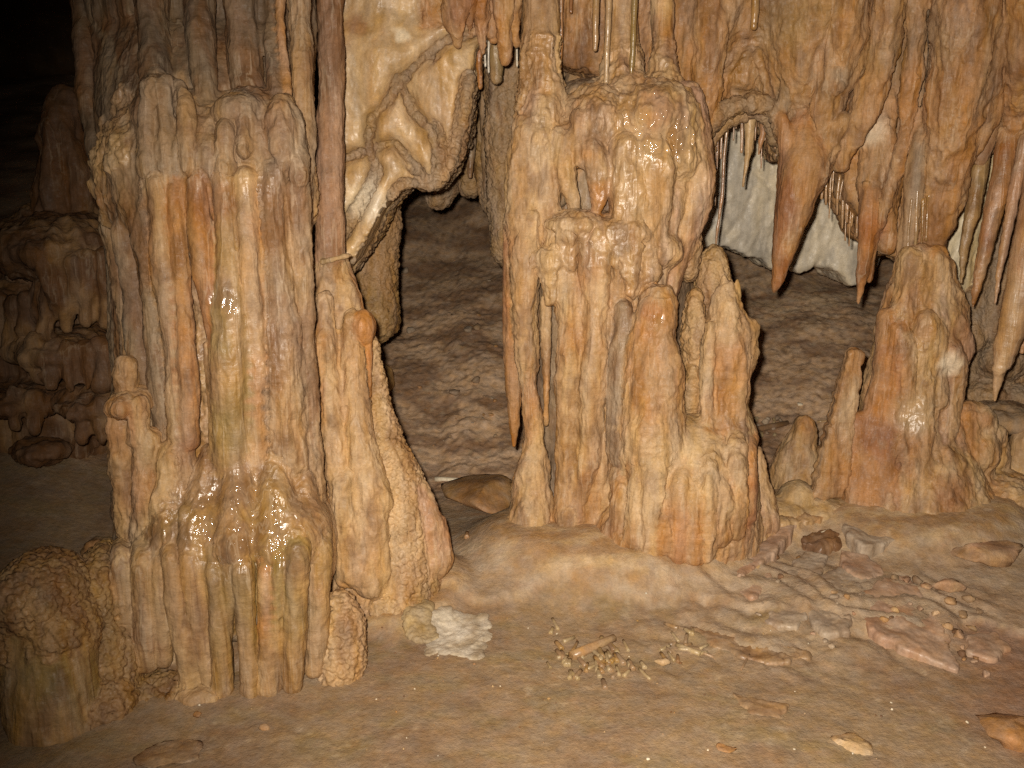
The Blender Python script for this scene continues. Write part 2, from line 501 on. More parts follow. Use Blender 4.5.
        for k_, (fr, am) in enumerate(((13, 1.0), (27, .6), (55, .4), (110, .22))):
            cr_ = cr_ + am * (.35 - np.abs(perlin(V * (fr, fr, fr * .5) + 7 * k_ + 5)))
        dispA += par[:, 5] * (.6 * fbm(V * 38 + 5, 3, .6) + 3.0 * cr_)
        rip = perlin(V * (9, 9, 75) + 50)
        dispA += .0008 * rip
        ring = smooth_vals(np.array([RING.get(p[2], 0.0) for p in s.pieces])[tagid], E, n, 4)
        dispA += ring * (1.2 * perlin(V * (4, 4, 30) + 11) + .5 * perlin(V * (6, 6, 62) + 21))
        V = V + N * dispA[:, None]
        N = quad_normals(V, Fq)
        col = colour_of(V, tagid, [p[2] for p in s.pieces], E)
        wet = par[:, 6] * (.5 + .9 * sstep(-.2, .5, fbm(V * (9, 9, 5) + 70, 2)))
        for p, r, k in WETS:
            wet = np.maximum(wet, k * sstep(r, r * .5, np.linalg.norm(V - p, axis=1)))
        wet = np.clip(wet, 0, 1)
        # cut along the solids into things and parts
        ft = tagid[Fq[:, 0]]
        things = {}
        for i, (th, part, st, mt, lb) in enumerate(s.pieces):
            if (ft == i).sum() < 12: continue
            things.setdefault(th, []).append(i)
        for th, ids in things.items():
            info = THINGS[th]
            sel = np.isin(ft, ids)
            if not sel.any(): print('EMPTY THING', th); continue
            vv = V[np.unique(Fq[sel])]
            if info.get('hang'):
                base = np.array([vv[:, 0].mean(), vv[:, 1].mean(), vv[:, 2].max()])
            else:
                base = np.array([vv[:, 0].mean(), vv[:, 1].mean(), vv[:, 2].min()])
            made = {}
            root = None
            if len(ids) > 1:
                root = link(info['name'], None); root.location = base
                root.empty_display_size = .1
                tag(root, info['label'], info['cat'], info.get('group'), info.get('kind', 'thing'))
            for i in ids:
                fs = ft == i
                u, inv = np.unique(Fq[fs], return_inverse=True)
                nm = s.pieces[i][1] if root else info['name']
                m = make_mesh(nm, V[u] - base, inv.reshape(-1, 4), s.pieces[i][3], N[u], col[u], wet[u])
                o = made[i] = link(nm, m, made.get(s.under[i], root))
                if root is None:
                    o.location = base
                    tag(o, info['label'], info['cat'], info.get('group'), info.get('kind', 'thing'))
                elif s.pieces[i][4]:
                    o['label'] = s.pieces[i][4]
        print('formation', list(things)[:3], n)

def thing(key, name, label, cat, group=None, hang=False, kind='thing'):
    THINGS[key] = dict(name=name, label=label, cat=cat, group=group, hang=hang, kind=kind)
    return key

STY['white'] = ((lin(192, 178, 156), lin(204, 192, 174), lin(150, 128, 98)), 0, 9, .001, .0, .010, .002, .0)
STY['chalk'] = ((lin(164, 142, 106), lin(176, 154, 118), lin(146, 122, 86)), 0, 9, .002, .004, .014, .003, .0)
def single(name, label, cat, V, Fq, style, mat=M_STRAW, group=None, hang=False, kind='thing', wet=.2, smooth_n=True, rough=0.0):
    """a small thing of one mesh, its origin at its foot (or where it hangs)"""
    V = np.asarray(V, float); Fq = np.asarray(Fq)
    if rough:
        N = quad_normals(V, Fq); V = V + N * (rough * fbm(V * 40 + 2, 3))[:, None]
    N = quad_normals(V, Fq)
    col = colour_of(V, np.zeros(len(V), int), [style])
    base = np.array([V[:, 0].mean(), V[:, 1].mean(), V[:, 2].max() if hang else V[:, 2].min()])
    m = make_mesh(name, V - base, Fq, mat, None, col, np.full(len(V), wet))
    o = link(name, m); o.location = base
    return tag(o, label, cat, group, kind)

# ------------------------------------------------------------------ the ground
def bump2(x, y, cx, cy, sx, sy):
    return np.exp(-(((x - cx) / sx) ** 2 + ((y - cy) / sy) ** 2))

FEET = [(.38, 3.17, .43, .29, .07), (1.58, 3.38, .37, .31, .07), (-.40, 2.86, .20, .19, .05), (-.92, 2.62, .34, .33, .022), (.98, 3.4, .28, .2, .06)]
def feet(x, y):
    """how close to the foot of a formation: 1 at its edge and under it, 0 well away"""
    f_, z_ = 0 * x, 0 * x
    for cx, cy, a_, b_, h_ in FEET:
        e = np.sqrt(((x - cx) / a_) ** 2 + ((y - cy) / b_) ** 2)
        g_ = np.exp(-(np.maximum(0, e - .95) / .32) ** 2)
        f_ = np.maximum(f_, g_ * (h_ > .03)); z_ = np.maximum(z_, h_ * g_)
    return f_, z_

def ground(x, y, detail=True):
    x = np.asarray(x, float); y = np.asarray(y, float)
    sh = x.shape; x = x.ravel(); y = y.ravel()
    o = 0 * x
    P = np.stack([x, y, o], 1)
    sl = np.maximum(0, y - 3.75 - .12 * perlin(P * 1.3))
    z = .40 * np.sqrt(sl ** 2 + .02) - .40 * math.sqrt(.02) * (sl >= 0)
    z += .10 * bump2(x, y, .30, 3.25, .62, .36) + .10 * bump2(x, y, 1.55, 3.4, .7, .42)
    z += .09 * sstep(.9, 2.2, x) * sstep(2.0, 3.0, y)
    z += .04 * bump2(x, y, .38, 2.98, .45, .16) + feet(x, y)[1]
    z += .05 * bump2(x, y, 1.02, 2.75, .34, .2) + .04 * bump2(x, y, -.1, 3.0, .2, .3)
    z += .34 * sstep(-.95, -2.2, x) * sstep(2.5, 3.9, y)
    z += (.008 + .035 * sstep(3.4, 4.2, y)) * fbm(P * 1.6, 3)
    if detail:
        rug = .10 + .35 * sstep(.0, .6, perlin(P * 2.7 + 30)) + .3 * sstep(3.6, 4.2, y) + 1.0 * bump2(x, y, 1.0, 2.75, .6, .35)
        z += rug * (.009 * fbm(P * 11 + 5, 3, .55)) + (.5 + .6 * rug) * .0022 * fbm(P * 60, 3, .75)
        bk_ = sstep(3.5, 4.1, y)
        for fr_, am_ in ((5, .010), (11, .010), (24, .009)):
            w_, _ = worley(P * fr_ + np.array([3, fr_, .5]))
            z += bk_ * am_ * np.maximum(0, .52 - w_) * 2 * sstep(-.05, .45, perlin(P * 2.3 + fr_))
        z += bk_ * .006 * fbm(P * 26 + 3, 3, .6)
        w, _ = worley(P * 14 + np.array([0, 0, .5]))
        z += .012 * rug * np.maximum(0, .5 - w) * sstep(.0, .4, perlin(P * 3.3 + 8))
        # the edge where the flowstone apron ends on the trodden mud
        e = apron_mask(x, y)
        z += .018 * e
        # tilted strata breaking through on the right
        st = sstep(.05, .6, bump2(x, y, 1.0, 2.72, .55, .28))
        q = (y * .8 + x * .65) * 9 + 1.2 * perlin(P * 4 + 77)
        z += st * .014 * (np.abs((q % 1) - .5) * 2) ** .7
    return z.reshape(sh)

def gpt(px, py):
    """where the line of sight through a picture position meets the ground"""
    Y = np.linspace(1.2, 8, 1400)
    p, t = at(np.full_like(Y, px), np.full_like(Y, py), Y)
    z = ground(p[:, 0], p[:, 1], False)
    k = np.argmax(p[:, 2] <= z)
    return np.array([p[k, 0], p[k, 1], z[k]]), t[k]

def apron_mask(x, y):
    P = np.stack([x, y, 0 * x], 1)
    edge = 2.80 + .10 * perlin(P * 3.1 + 4) - .10 * sstep(.1, .9, x) - .12 * sstep(.8, 1.4, x) + .03 * perlin(P * 15)
    return sstep(-.012, .012, y - edge) * sstep(-.38, -.3, x + .04 * perlin(P * 9 + 2))

def axis(a, b, lo, hi, fine, coarse):
    v = [a]
    while v[-1] < b:
        m = v[-1]
        d = 0 if lo <= m <= hi else min(abs(m - lo), abs(m - hi))
        v.append(m + fine + (coarse - fine) * min(1, d / 1.5))
    return np.array(v)

gx = axis(-11, 5.6, -1.35, 1.9, .0085, .09)
gy = axis(-2.8, 8.6, 1.75, 5.3, .0095, .05)
GX, GY = np.meshgrid(gx, gy)
GZ = ground(GX, GY)
h, w = GX.shape
V = np.stack([GX, GY, GZ], -1).reshape(-1, 3)
ii = (np.arange(h - 1)[:, None] * w + np.arange(w - 1)).ravel()
Fq = np.stack([ii, ii + 1, ii + 1 + w, ii + w], 1)
MUD = lin(156, 131, 101); MUD2 = lin(146, 120, 94); MUD3 = lin(146, 126, 90); APR = lin(166, 140, 112); APR2 = lin(178, 156, 130)
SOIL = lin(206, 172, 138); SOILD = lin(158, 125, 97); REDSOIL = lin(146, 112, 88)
x, y = V[:, 0], V[:, 1]
P2 = np.stack([x, y, 0 * x], 1)
a = sstep(-.3, .4, fbm(P2 * 3, 4))[:, None]
b = sstep(.05, .5, fbm(P2 * (4, 7, 1) + 20, 4))[:, None]
c = MUD * (1 - a) + MUD2 * a
c = c * (1 - .5 * b) + MUD3 * .5 * b
r_ = (sstep(.9, 1.7, x + .25 * perlin(P2 * 3)) * sstep(3.1, 2.5, y))[:, None]
c = c * (1 - r_) + REDSOIL * r_
ap = apron_mask(x, y)[:, None]
m2 = sstep(-.2, .5, fbm(P2 * (5, 12, 1) + 60, 4))[:, None]
c = c * (1 - .8 * ap) + (APR * (1 - m2) + APR2 * m2) * .8 * ap
fe = (feet(x + .03 * perlin(P2 * 9), y + .03 * perlin(P2 * 9 + 5))[0] ** 1.5)[:, None]
c = c * (1 - .75 * fe) + (TAN * (1 - m2) + CREAM * m2) * .75 * fe
st = (sstep(.15, .6, bump2(x, y, .95, 2.7, .55, .3)))[:, None] * sstep(-.2, .3, fbm(P2 * (9, 14, 1) + 33, 4))[:, None]
c = c * (1 - .6 * st) + APR2 * .6 * st
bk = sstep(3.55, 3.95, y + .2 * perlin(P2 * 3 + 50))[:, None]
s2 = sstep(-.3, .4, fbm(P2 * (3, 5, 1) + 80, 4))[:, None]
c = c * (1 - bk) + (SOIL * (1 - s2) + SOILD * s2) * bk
lp = gpt(800, 308)[0]; lit_band = (bump2(x, y, lp[0], lp[1], .5, .35) * sstep(-.4, .3, fbm(P2 * (5, 12, 1) + 15, 3)))[:, None]  # lit band of the slope beyond the arch, painted as paler soil
c = c * (1 - .7 * lit_band) + lin(206, 180, 146) * .7 * lit_band
gr = sstep(.3, .6, perlin(P2 * 32 + 3))[:, None] * np.maximum(sstep(-.1, .4, perlin(P2 * 4 + 13))[:, None], bk)
c = c * (1 - .45 * gr) + lin(190, 168, 138) * .45 * gr
dk = sstep(.15, .6, perlin(P2 * (30, 40, 1) + 41) + .5 * perlin(P2 * (11, 20, 1) + 4))[:, None]
c = c * (1 - .3 * dk) + SOILD * .3 * dk
c = c * (1 - .4 * dk * bk) + DARK * .4 * dk * bk
wet_g = .02 + 0 * x
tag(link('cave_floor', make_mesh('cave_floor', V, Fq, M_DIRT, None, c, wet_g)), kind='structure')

# the chamber round it all: one rough wall and one rough ceiling
def shell(name, V, shape, cols):
    h, w = shape
    i = (np.arange(h - 1)[:, None] * w + np.arange(w - 1)).ravel()
    Fq = np.stack([i, i + 1, i + 1 + w, i + w], 1)
    col = colour_of(V, np.zeros(len(V), int), [cols])
    return tag(link(name, make_mesh(name, V, Fq, M_ROUGH, None, col, np.full(len(V), .05))), kind='structure')
th = np.linspace(0, 2 * math.pi, 520); zz = np.linspace(-.6, 3.6, 110)
TH, ZZ = np.meshgrid(th, zz)
Q = np.stack([np.cos(TH).ravel() * 5, np.sin(TH).ravel() * 5, ZZ.ravel()], 1)
rad = 1 + 1.0 * sstep(.25, -.85, np.cos(TH).ravel()) + .10 * fbm(Q * .6, 3) + .03 * fbm(Q * (2.5, 2.5, .6) + 9, 4)
V = np.stack([.2 + np.cos(TH).ravel() * 5.0 * rad, 2.9 + np.sin(TH).ravel() * 4.9 * rad, ZZ.ravel()], 1)
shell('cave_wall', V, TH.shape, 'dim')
cx_ = np.linspace(-11.5, 6, 300); cy_ = np.linspace(-2.8, 8.7, 230)
X, Y = np.meshgrid(cx_, cy_)
P3 = np.stack([X.ravel(), Y.ravel(), 0 * X.ravel()], 1)
Z = 2.55 + .16 * fbm(P3 * 1.1, 4) + .05 * fbm(P3 * 5, 3) - .15 * sstep(4.2, 6.5, P3[:, 1]) + 1.0 * sstep(-1.2, -3.2, P3[:, 0])
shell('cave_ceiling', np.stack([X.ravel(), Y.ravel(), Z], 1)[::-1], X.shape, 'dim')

# ------------------------------------------------------------------ A: the big fluted column on the left
thing('colA', 'flowstone_column', 'massive fluted flowstone column on the left with a wet glossy basin half way up', 'column')
f = Formation(.004, 4, .0)
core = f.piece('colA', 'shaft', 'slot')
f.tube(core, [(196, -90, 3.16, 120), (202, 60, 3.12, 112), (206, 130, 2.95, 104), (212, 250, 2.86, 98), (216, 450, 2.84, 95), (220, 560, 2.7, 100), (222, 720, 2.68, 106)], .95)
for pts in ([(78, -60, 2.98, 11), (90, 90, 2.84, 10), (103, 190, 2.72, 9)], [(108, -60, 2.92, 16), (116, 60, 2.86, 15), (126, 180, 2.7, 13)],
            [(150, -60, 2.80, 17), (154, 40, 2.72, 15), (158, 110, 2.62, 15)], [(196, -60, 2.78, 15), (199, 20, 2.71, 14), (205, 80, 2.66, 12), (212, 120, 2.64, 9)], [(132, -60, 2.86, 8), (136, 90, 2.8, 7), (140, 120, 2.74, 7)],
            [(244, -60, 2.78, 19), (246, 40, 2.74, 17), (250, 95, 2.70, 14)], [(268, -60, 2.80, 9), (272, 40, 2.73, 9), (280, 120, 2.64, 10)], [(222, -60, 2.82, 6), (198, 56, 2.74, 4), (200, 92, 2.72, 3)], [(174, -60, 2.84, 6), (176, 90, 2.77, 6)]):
    f.tube(f.piece('colA', 'upper_fold', 'shaded'), pts)
rib = f.piece('colA', 'rib', 'orange', label='thin golden rib running down the right edge of the shaft')
f.tube(rib, [(279, -60, 2.76, 5), (283, 60, 2.7, 4.5), (292, 110, 2.62, 4), (301, 160, 2.56, 4), (304, 230, 2.56, 3)])
for pts in ([(298, -60, 2.86, 12), (301, 120, 2.78, 10), (305, 300, 2.74, 7), (312, 480, 2.74, 8)],):
    f.tube(f.piece('colA', 'rib', 'grey'), pts)
cap = f.piece('colA', 'cap', 'grey')
f.blob(cap, 170, 140, 2.65, 33, 64, .12, 4); f.blob(cap, 256, 158, 2.67, 50, 68, .14); f.blob(cap, 215, 168, 2.6, 40, 40, .10)
f.blob(cap, 240, 110, 2.6, 26, 16, .07, 12); f.blob(cap, 285, 140, 2.6, 18, 46, .08); f.blob(cap, 160, 92, 2.58, 18, 16, .06)
f.tube(cap, [(152, 90, 2.56, 7), (147, 120, 2.54, 7), (146, 170, 2.52, 9)]); f.tube(cap, [(178, 84, 2.56, 5), (187, 110, 2.53, 6), (188, 168, 2.51, 7)])
f.tube(cap, [(166, 80, 2.56, 6), (166, 165, 2.52, 6)]); f.tube(cap, [(226, 128, 2.54, 8), (224, 168, 2.51, 8)]); f.tube(cap, [(294, 118, 2.6, 9), (297, 150, 2.57, 9), (299, 180, 2.55, 8)])
f.tube(cap, [(248, 118, 2.55, 8), (246, 150, 2.52, 7)]); f.tube(cap, [(272, 118, 2.55, 8), (274, 150, 2.53, 8)])
rim = f.piece('colA', 'wet_rim', 'glint', melt=.6, label='wet orange rim where the drip pipes begin')
f.tube(rim, [(206, 140, 2.84, 92), (206, 168, 2.79, 102), (206, 186, 2.76, 106), (207, 200, 2.80, 100)], .85, seg=40, ends=.12)
pipes = [
    ([(102, 178, 2.66, 9), (116, 260, 2.66, 10), (138, 370, 2.62, 11), (146, 430, 2.58, 9)], 'grey'),
    ([(120, 190, 2.6, 11), (133, 280, 2.59, 12), (150, 400, 2.57, 12), (154, 440, 2.55, 10)], 'grey'),
    ([(141, 185, 2.55, 13), (156, 300, 2.54, 14), (166, 400, 2.53, 12), (170, 450, 2.52, 12)], 'grey'),
    ([(158, 185, 2.52, 11), (166, 270, 2.51, 12), (178, 390, 2.49, 12), (182, 470, 2.48, 14)], 'pipe'),
    ([(175, 190, 2.51, 8), (182, 290, 2.50, 9), (188, 380, 2.48, 11), (190, 440, 2.47, 10)], 'orange'),
    ([(198, 180, 2.52, 11), (203, 250, 2.50, 12), (212, 300, 2.49, 12), (218, 350, 2.49, 9)], 'orange'),
    ([(224, 180, 2.52, 11), (228, 250, 2.5, 12), (231, 290, 2.5, 18), (230, 330, 2.495, 21), (231, 400, 2.49, 22), (234, 500, 2.49, 20)], 'gold'),
    ([(205, 345, 2.47, 3), (212, 410, 2.47, 4), (216, 475, 2.47, 5)], 'pipe'),
    ([(246, 178, 2.53, 11), (249, 270, 2.50, 11), (254, 340, 2.50, 11), (258, 490, 2.49, 12)], 'pipe'),
    ([(271, 172, 2.56, 15), (274, 262, 2.55, 17), (280, 330, 2.55, 20), (285, 400, 2.54, 22), (288, 500, 2.53, 22)], 'grey'),
    ([(297, 190, 2.57, 12), (303, 300, 2.58, 10), (308, 400, 2.57, 11), (312, 490, 2.56, 12)], 'grey'),
]
for pts, st in pipes:
    if pts[-1][1] > 465: pts = pts + [(pts[-1][0] + 1, pts[-1][1] + 26, pts[-1][2] + .005, pts[-1][3] * 1.05)]
    f.tube(f.piece('colA', 'drip_pipe', st), pts, wob=.18)
stub = f.piece('colA', 'stub', 'stub', label='short broken stalagmite stub standing on the left shoulder')
f.tube(stub, [(125, 366, 2.5, 9), (125, 395, 2.5, 9.5)], wob=.05)
sho = f.piece('colA', 'shoulder', 'flow')
f.blob(sho, 131, 402, 2.5, 21, 13, .09)
for pts in ([(119, 405, 2.5, 11), (122, 460, 2.49, 12), (138, 545, 2.46, 13)], [(140, 405, 2.46, 10), (138, 440, 2.45, 7)],
            [(150, 440, 2.47, 12), (146, 545, 2.44, 15)], [(172, 455, 2.47, 16), (164, 555, 2.42, 16)]):
    f.tube(f.piece('colA', 'shoulder_fold', 'flow', under=sho), pts)
f.blob(sho, 184, 486, 2.52, 26, 22, .07)
bas = f.piece('colA', 'basin', 'mud', melt=.9, label='wet glossy sloping basin coated in tan mud')
f.tube(bas, [(238, 430, 2.77, 72), (238, 470, 2.72, 80), (236, 496, 2.69, 91), (234, 525, 2.635, 99), (230, 550, 2.585, 105), (228, 562, 2.60, 103)], .86, seg=40, ends=.12)
for pts in ([(182, 455, 2.50, 9), (177, 495, 2.46, 17), (167, 548, 2.40, 18)], [(211, 450, 2.50, 9), (207, 490, 2.455, 18), (200, 535, 2.39, 22)], [(240, 455, 2.49, 10), (238, 495, 2.44, 20), (235, 545, 2.355, 22)],
            [(274, 460, 2.50, 10), (275, 500, 2.445, 20), (272, 548, 2.36, 20)], [(301, 470, 2.54, 10), (304, 512, 2.48, 18), (306, 548, 2.41, 16)]):
    f.tube(bas, pts, wob=.1)
f.blob(bas, 284, 526, 2.455, 44, 30, .125, -6); f.blob(bas, 312, 526, 2.5, 18, 24, .10); f.tube(bas, [(250, 552, 2.36, 7), (275, 550, 2.35, 9), (308, 540, 2.4, 8)])
for px, y0, y1 in ((186, 512, 552), (200, 516, 556), (213, 514, 556), (226, 516, 556), (241, 512, 552)):
    f.tube(f.piece('colA', 'short_drip', 'gold', under=bas), [(px, y0, 2.385, 7), (px + 1, (y0 + y1) / 2, 2.36, 7), (px + 1, y1, 2.34, 7)])
low = [
    ([(122, 560, 2.37, 10), (128, 620, 2.36, 12), (132, 665, 2.36, 12)], 'pipe'),
    ([(143, 558, 2.36, 12), (147, 620, 2.34, 13), (148, 662, 2.34, 11)], 'pipe'),
    ([(160, 560, 2.35, 8), (164, 620, 2.34, 9), (164, 660, 2.34, 8)], 'pipe'),
    ([(171, 558, 2.33, 9), (182, 620, 2.32, 12), (192, 685, 2.31, 12)], 'pipe'),
    ([(189, 558, 2.33, 10), (201, 630, 2.32, 10), (212, 684, 2.31, 8)], 'pipe'),
    ([(213, 570, 2.32, 7), (220, 610, 2.31, 9), (223, 692, 2.30, 10)], 'gold'),
    ([(229, 568, 2.32, 7), (226, 640, 2.31, 5)], 'gold'),
    ([(243, 566, 2.32, 11), (247, 630, 2.31, 9), (251, 692, 2.30, 8)], 'gold'),
    ([(265, 562, 2.33, 7), (268, 630, 2.32, 9), (268, 688, 2.31, 10)], 'pipe'),
    ([(280, 556, 2.33, 7), (277, 630, 2.32, 6), (275, 690, 2.32, 7)], 'gold'),
    ([(297, 552, 2.34, 12), (295, 620, 2.33, 12), (292, 684, 2.32, 10)], 'gold'),
    ([(321, 545, 2.42, 10), (318, 600, 2.40, 12), (314, 668, 2.38, 10)], 'gold'),
]
for pts, st in low:
    pts = [(pts[0][0] + 1, pts[0][1] - 16, pts[0][2] + .12, pts[0][3] * .8)] + pts
    f.tube(f.piece('colA', 'lower_pipe', st, under=bas), pts, wob=.15)
frl = f.piece('colA', 'popcorn_crust', 'popd', M_POP, label='knobbly cave popcorn crust on the lower left flank')
f.blob(frl, 108, 590, 2.42, 30, 44, .14); f.blob(frl, 112, 655, 2.36, 34, 50, .13); f.blob(frl, 160, 690, 2.34, 50, 16, .10)
f.blob(frl, 80, 640, 2.42, 34, 70, .12)
crs = f.piece('colA', 'foot_crust', 'flow', label='pale crust at the foot of the drapery')
f.blob(crs, 200, 692, 2.30, 24, 9, .06); f.blob(crs, 160, 706, 2.27, 26, 8, .05)
stain(230, 430, 2.45, 34, OLIVE, .5); stain(186, 330, 2.5, 22, ORANGE, .6); stain(205, 200, 2.48, 40, RUST, .5); stain(187, 450, 2.48, 24, RUST, .4)
stain(240, 590, 2.32, 40, OLIVE, .5); stain(300, 620, 2.33, 30, OLIVE, .35)
wetspot(224, 305, 2.45, 22, 1); wetspot(235, 520, 2.34, 70, 1); wetspot(262, 545, 2.3, 42, 1); wetspot(195, 182, 2.42, 36, .8)
wetspot(248, 350, 2.48, 60, .3); wetspot(255, 180, 2.45, 40, .6)
f.build()

# popcorn boulder and knob beside it
thing('boul', 'popcorn_boulder', 'dark golden popcorn covered boulder in the lower left corner', 'boulder')
f = Formation(.0044, 6, .7)
p1 = f.piece('boul', 'popcorn_top', 'popd', M_POP); p2 = f.piece('boul', 'fluted_side', 'gold', M_FLOW)
f.blob(p1, 42, 592, 2.26, 42, 36, .15); f.blob(p1, 20, 610, 2.28, 34, 40, .15)
f.tube(p2, [(46, 620, 2.24, 46), (50, 690, 2.19, 46), (54, 745, 2.15, 38)], .85)
for px in (30, 66): f.tube(p2, [(px, 640, 2.19, 14), (px + 3, 690, 2.165, 15), (px + 2, 742, 2.14, 12)])
f.blob(p1, 66, 622, 2.25, 30, 34, .13); f.blob(p1, 22, 632, 2.26, 30, 34, .13)
p3 = f.piece('boul', 'popcorn_foot', 'popd', M_POP); f.blob(p3, 108, 702, 2.24, 26, 24, .08); f.blob(p3, 92, 720, 2.2, 20, 16, .06)
f.build()
thing('knob', 'popcorn_mound', 'rounded beige popcorn knob at the right foot of the big fluted column', 'knob')
f = Formation(.004, 5)
k1 = f.piece('knob', 'popcorn_mound', 'pop', M_POP)
f.tube(k1, [(341, 606, 2.46, 14), (342, 635, 2.44, 22), (340, 676, 2.42, 22)], .9)
f.build()

# ------------------------------------------------------------------ B: the slender column behind it
thing('slim', 'slender_column', 'slender pinkish column rising from a broad popcorn edged stalagmite base', 'column')
f = Formation(.0046, 6)
s1 = f.piece('slim', 'shaft', 'pole')
f.tube(s1, [(332, -90, 2.98, 13), (331, 60, 2.97, 12.5), (330, 150, 2.96, 13), (330, 262, 2.95, 13.5)], wob=.08)
s2 = f.piece('slim', 'base_cone', 'flow')
f.tube(s2, [(331, 262, 2.95, 15), (332, 290, 2.95, 23), (338, 330, 2.94, 30), (343, 400, 2.93, 34), (356, 470, 2.92, 44), (370, 540, 2.9, 54), (380, 620, 2.88, 62)], .9, wob=.12)
for pts in ([(325, 300, 2.84, 10), (328, 380, 2.8, 13), (336, 470, 2.76, 14)], [(350, 320, 2.84, 10), (356, 420, 2.8, 14), (372, 500, 2.76, 18)],
            [(345, 480, 2.76, 16), (352, 570, 2.72, 18)], [(372, 520, 2.74, 14), (372, 580, 2.72, 18)]): f.tube(s2, pts)
s3 = f.piece('slim', 'bud', 'orange', label='smooth orange bud on the right shoulder of the base')
f.blob(s3, 364, 327, 2.84, 11, 17, .04); f.tube(f.piece('slim', 'bud_drip', 'orange', under=s3), [(365, 340, 2.85, 6), (367, 395, 2.84, 4)])
s4 = f.piece('slim', 'popcorn_frill', 'pop', M_POP, 'overlapping popcorn scales down the right edge', .3)
f.blob(s2, 375, 606, 2.84, 60, 9, .2); f.tube(s4, [(368, 340, 2.93, 8), (374, 385, 2.92, 10), (382, 430, 2.9, 16), (394, 470, 2.88, 22), (404, 520, 2.86, 30), (398, 580, 2.84, 40), (392, 610, 2.82, 46)], wob=.35, ends=.3)
s5 = f.piece('slim', 'smooth_lobe', 'pink')
f.tube(s5, [(422, 490, 2.86, 8), (430, 520, 2.84, 13), (436, 560, 2.84, 18)])
s6 = f.piece('slim', 'fracture_chip', 'facet', label='pale chip jutting out at the fracture of the shaft', under=s1)
f.tube(s6, [(322, 262, 2.9, 2.5), (338, 258, 2.88, 3), (350, 255, 2.9, 2)], wob=0)
wetspot(350, 480, 2.8, 30, .5)
f.build()

# ------------------------------------------------------------------ C: the hanging mass between the two columns
thing('mass', 'hanging_flowstone', 'large cream flowstone mass hanging from the ceiling with ragged coralloid lower edge', 'flowstone', hang=True)
f = Formation(.005, 5); f.clean = False
fa = f.piece('mass', 'smooth_facet', 'facet', M_SMOOTH, melt=.9); ro = f.piece('mass', 'coralloid_ridge', 'popg', M_POP, melt=.35); bo = f.piece('mass', 'brown_crown', 'canopy')
ridges = [[(340, 160), (368, 150), (395, 142), (428, 182), (440, 184)], [(398, 78), (412, 110), (430, 130), (440, 156), (436, 180)], [(340, 238), (360, 205), (378, 170), (368, 150)],
          [(385, 105), (412, 68), (445, 40), (472, 34)], [(398, 78), (385, 105), (372, 118), (368, 150)], [(340, 290), (375, 235), (400, 186), (420, 184), (440, 190), (460, 140), (470, 80)]]
def mass_y(X, Y_):
    d = np.minimum.reduce([dist_line(r, X, Y_) for r in ridges])
    facet = 3.22 + .045 * sstep(0, 12, d)
    facet = facet + .10 * np.sin((X - 343) / 60.) * .4 - .03 * sstep(380, 343, X)
    facet += .0011 * np.maximum(0, X - 420) - .14 * sstep(60, 0, Y_) * .6
    return facet
def mass_p(X, Y_):
    d = np.minimum.reduce([dist_line(r, X, Y_) for r in ridges])
    w = 3.5 + 7 * ((X > 430) & (Y_ > 55)) * 1.0 + 2.5 * (Y_ > 165)
    p = np.where(d < w, ro, fa)
    return np.where((Y_ < 30) & (X > 420), bo, p)
f.relief(mass_p, [(334, -90), (334, 285), (344, 272), (352, 262), (366, 240), (378, 214), (390, 196), (402, 185), (420, 188), (434, 191), (444, 180), (452, 166), (461, 148), (467, 118),
                  (472, 80), (476, 44), (500, 22), (520, 12), (520, -90)], mass_y, .45, 3)
for pts in ([(452, -60, 3.2, 15), (455, 10, 3.22, 10), (457, 44, 3.24, 3)], [(478, -60, 3.25, 14), (481, 10, 3.27, 9), (483, 52, 3.29, 2.5)], [(500, -60, 3.25, 14), (503, 20, 3.28, 8), (506, 62, 3.30, 2.5)], [(490, -60, 3.3, 8), (492, 20, 3.32, 5), (494, 40, 3.33, 2)], [(512, -60, 3.3, 8), (515, 10, 3.32, 6), (516, 46, 3.34, 2)], [(466, -60, 3.2, 8), (469, 10, 3.24, 5), (470, 34, 3.26, 2)]):
    f.tube(f.piece('mass', 'crown_drip', 'canopy', under=bo), pts)
stain(430, 140, 3.3, 12, GOLD, .8); stain(400, 5, 3.15, 12, RUST, .7); stain(356, 25, 3.2, 14, RUST, .5); stain(470, 10, 3.2, 34, RUST, .6); stain(402, 35, 3.25, 12, PALE, .8)
stain(365, 200, 3.25, 30, PALE, .6)
f.build()

# the recess behind it
thing('back1', 'rough_column', 'rough brown column in the dark recess left of the central column', 'column')
f = Formation(.008, 5)
b1 = f.piece('back1', 'rough_column', 'popg', M_POP)
f.tube(b1, [(506, -40, 4.0, 22), (508, 120, 4.0, 22), (504, 190, 4.0, 16), (508, 250, 4.0, 14)])
f.tube(b1, [(474, 90, 4.5, 24), (474, 150, 4.5, 18), (470, 186, 4.5, 10)]); f.tube(b1, [(490, 90, 4.4, 20), (490, 160, 4.4, 16), (492, 206, 4.4, 9)]); f.tube(b1, [(446, 120, 4.6, 30), (448, 160, 4.6, 24), (440, 196, 4.6, 12)])
f.build()
thing('back2', 'popcorn_column', 'stubby golden popcorn column standing behind the slender column', 'column')
f = Formation(.007, 5)
b2 = f.piece('back2', 'popcorn_column', 'popd', M_POP)
f.tube(b2, [(382, 110, 4.0, 26), (380, 215, 4.0, 19), (376, 270, 4.0, 21), (374, 318, 3.98, 24)])
f.build()
thing('back3', 'limestone_wall', 'pale grey limestone face deep in the recess beneath white straws', 'rock wall')
f = Formation(.012, 5)
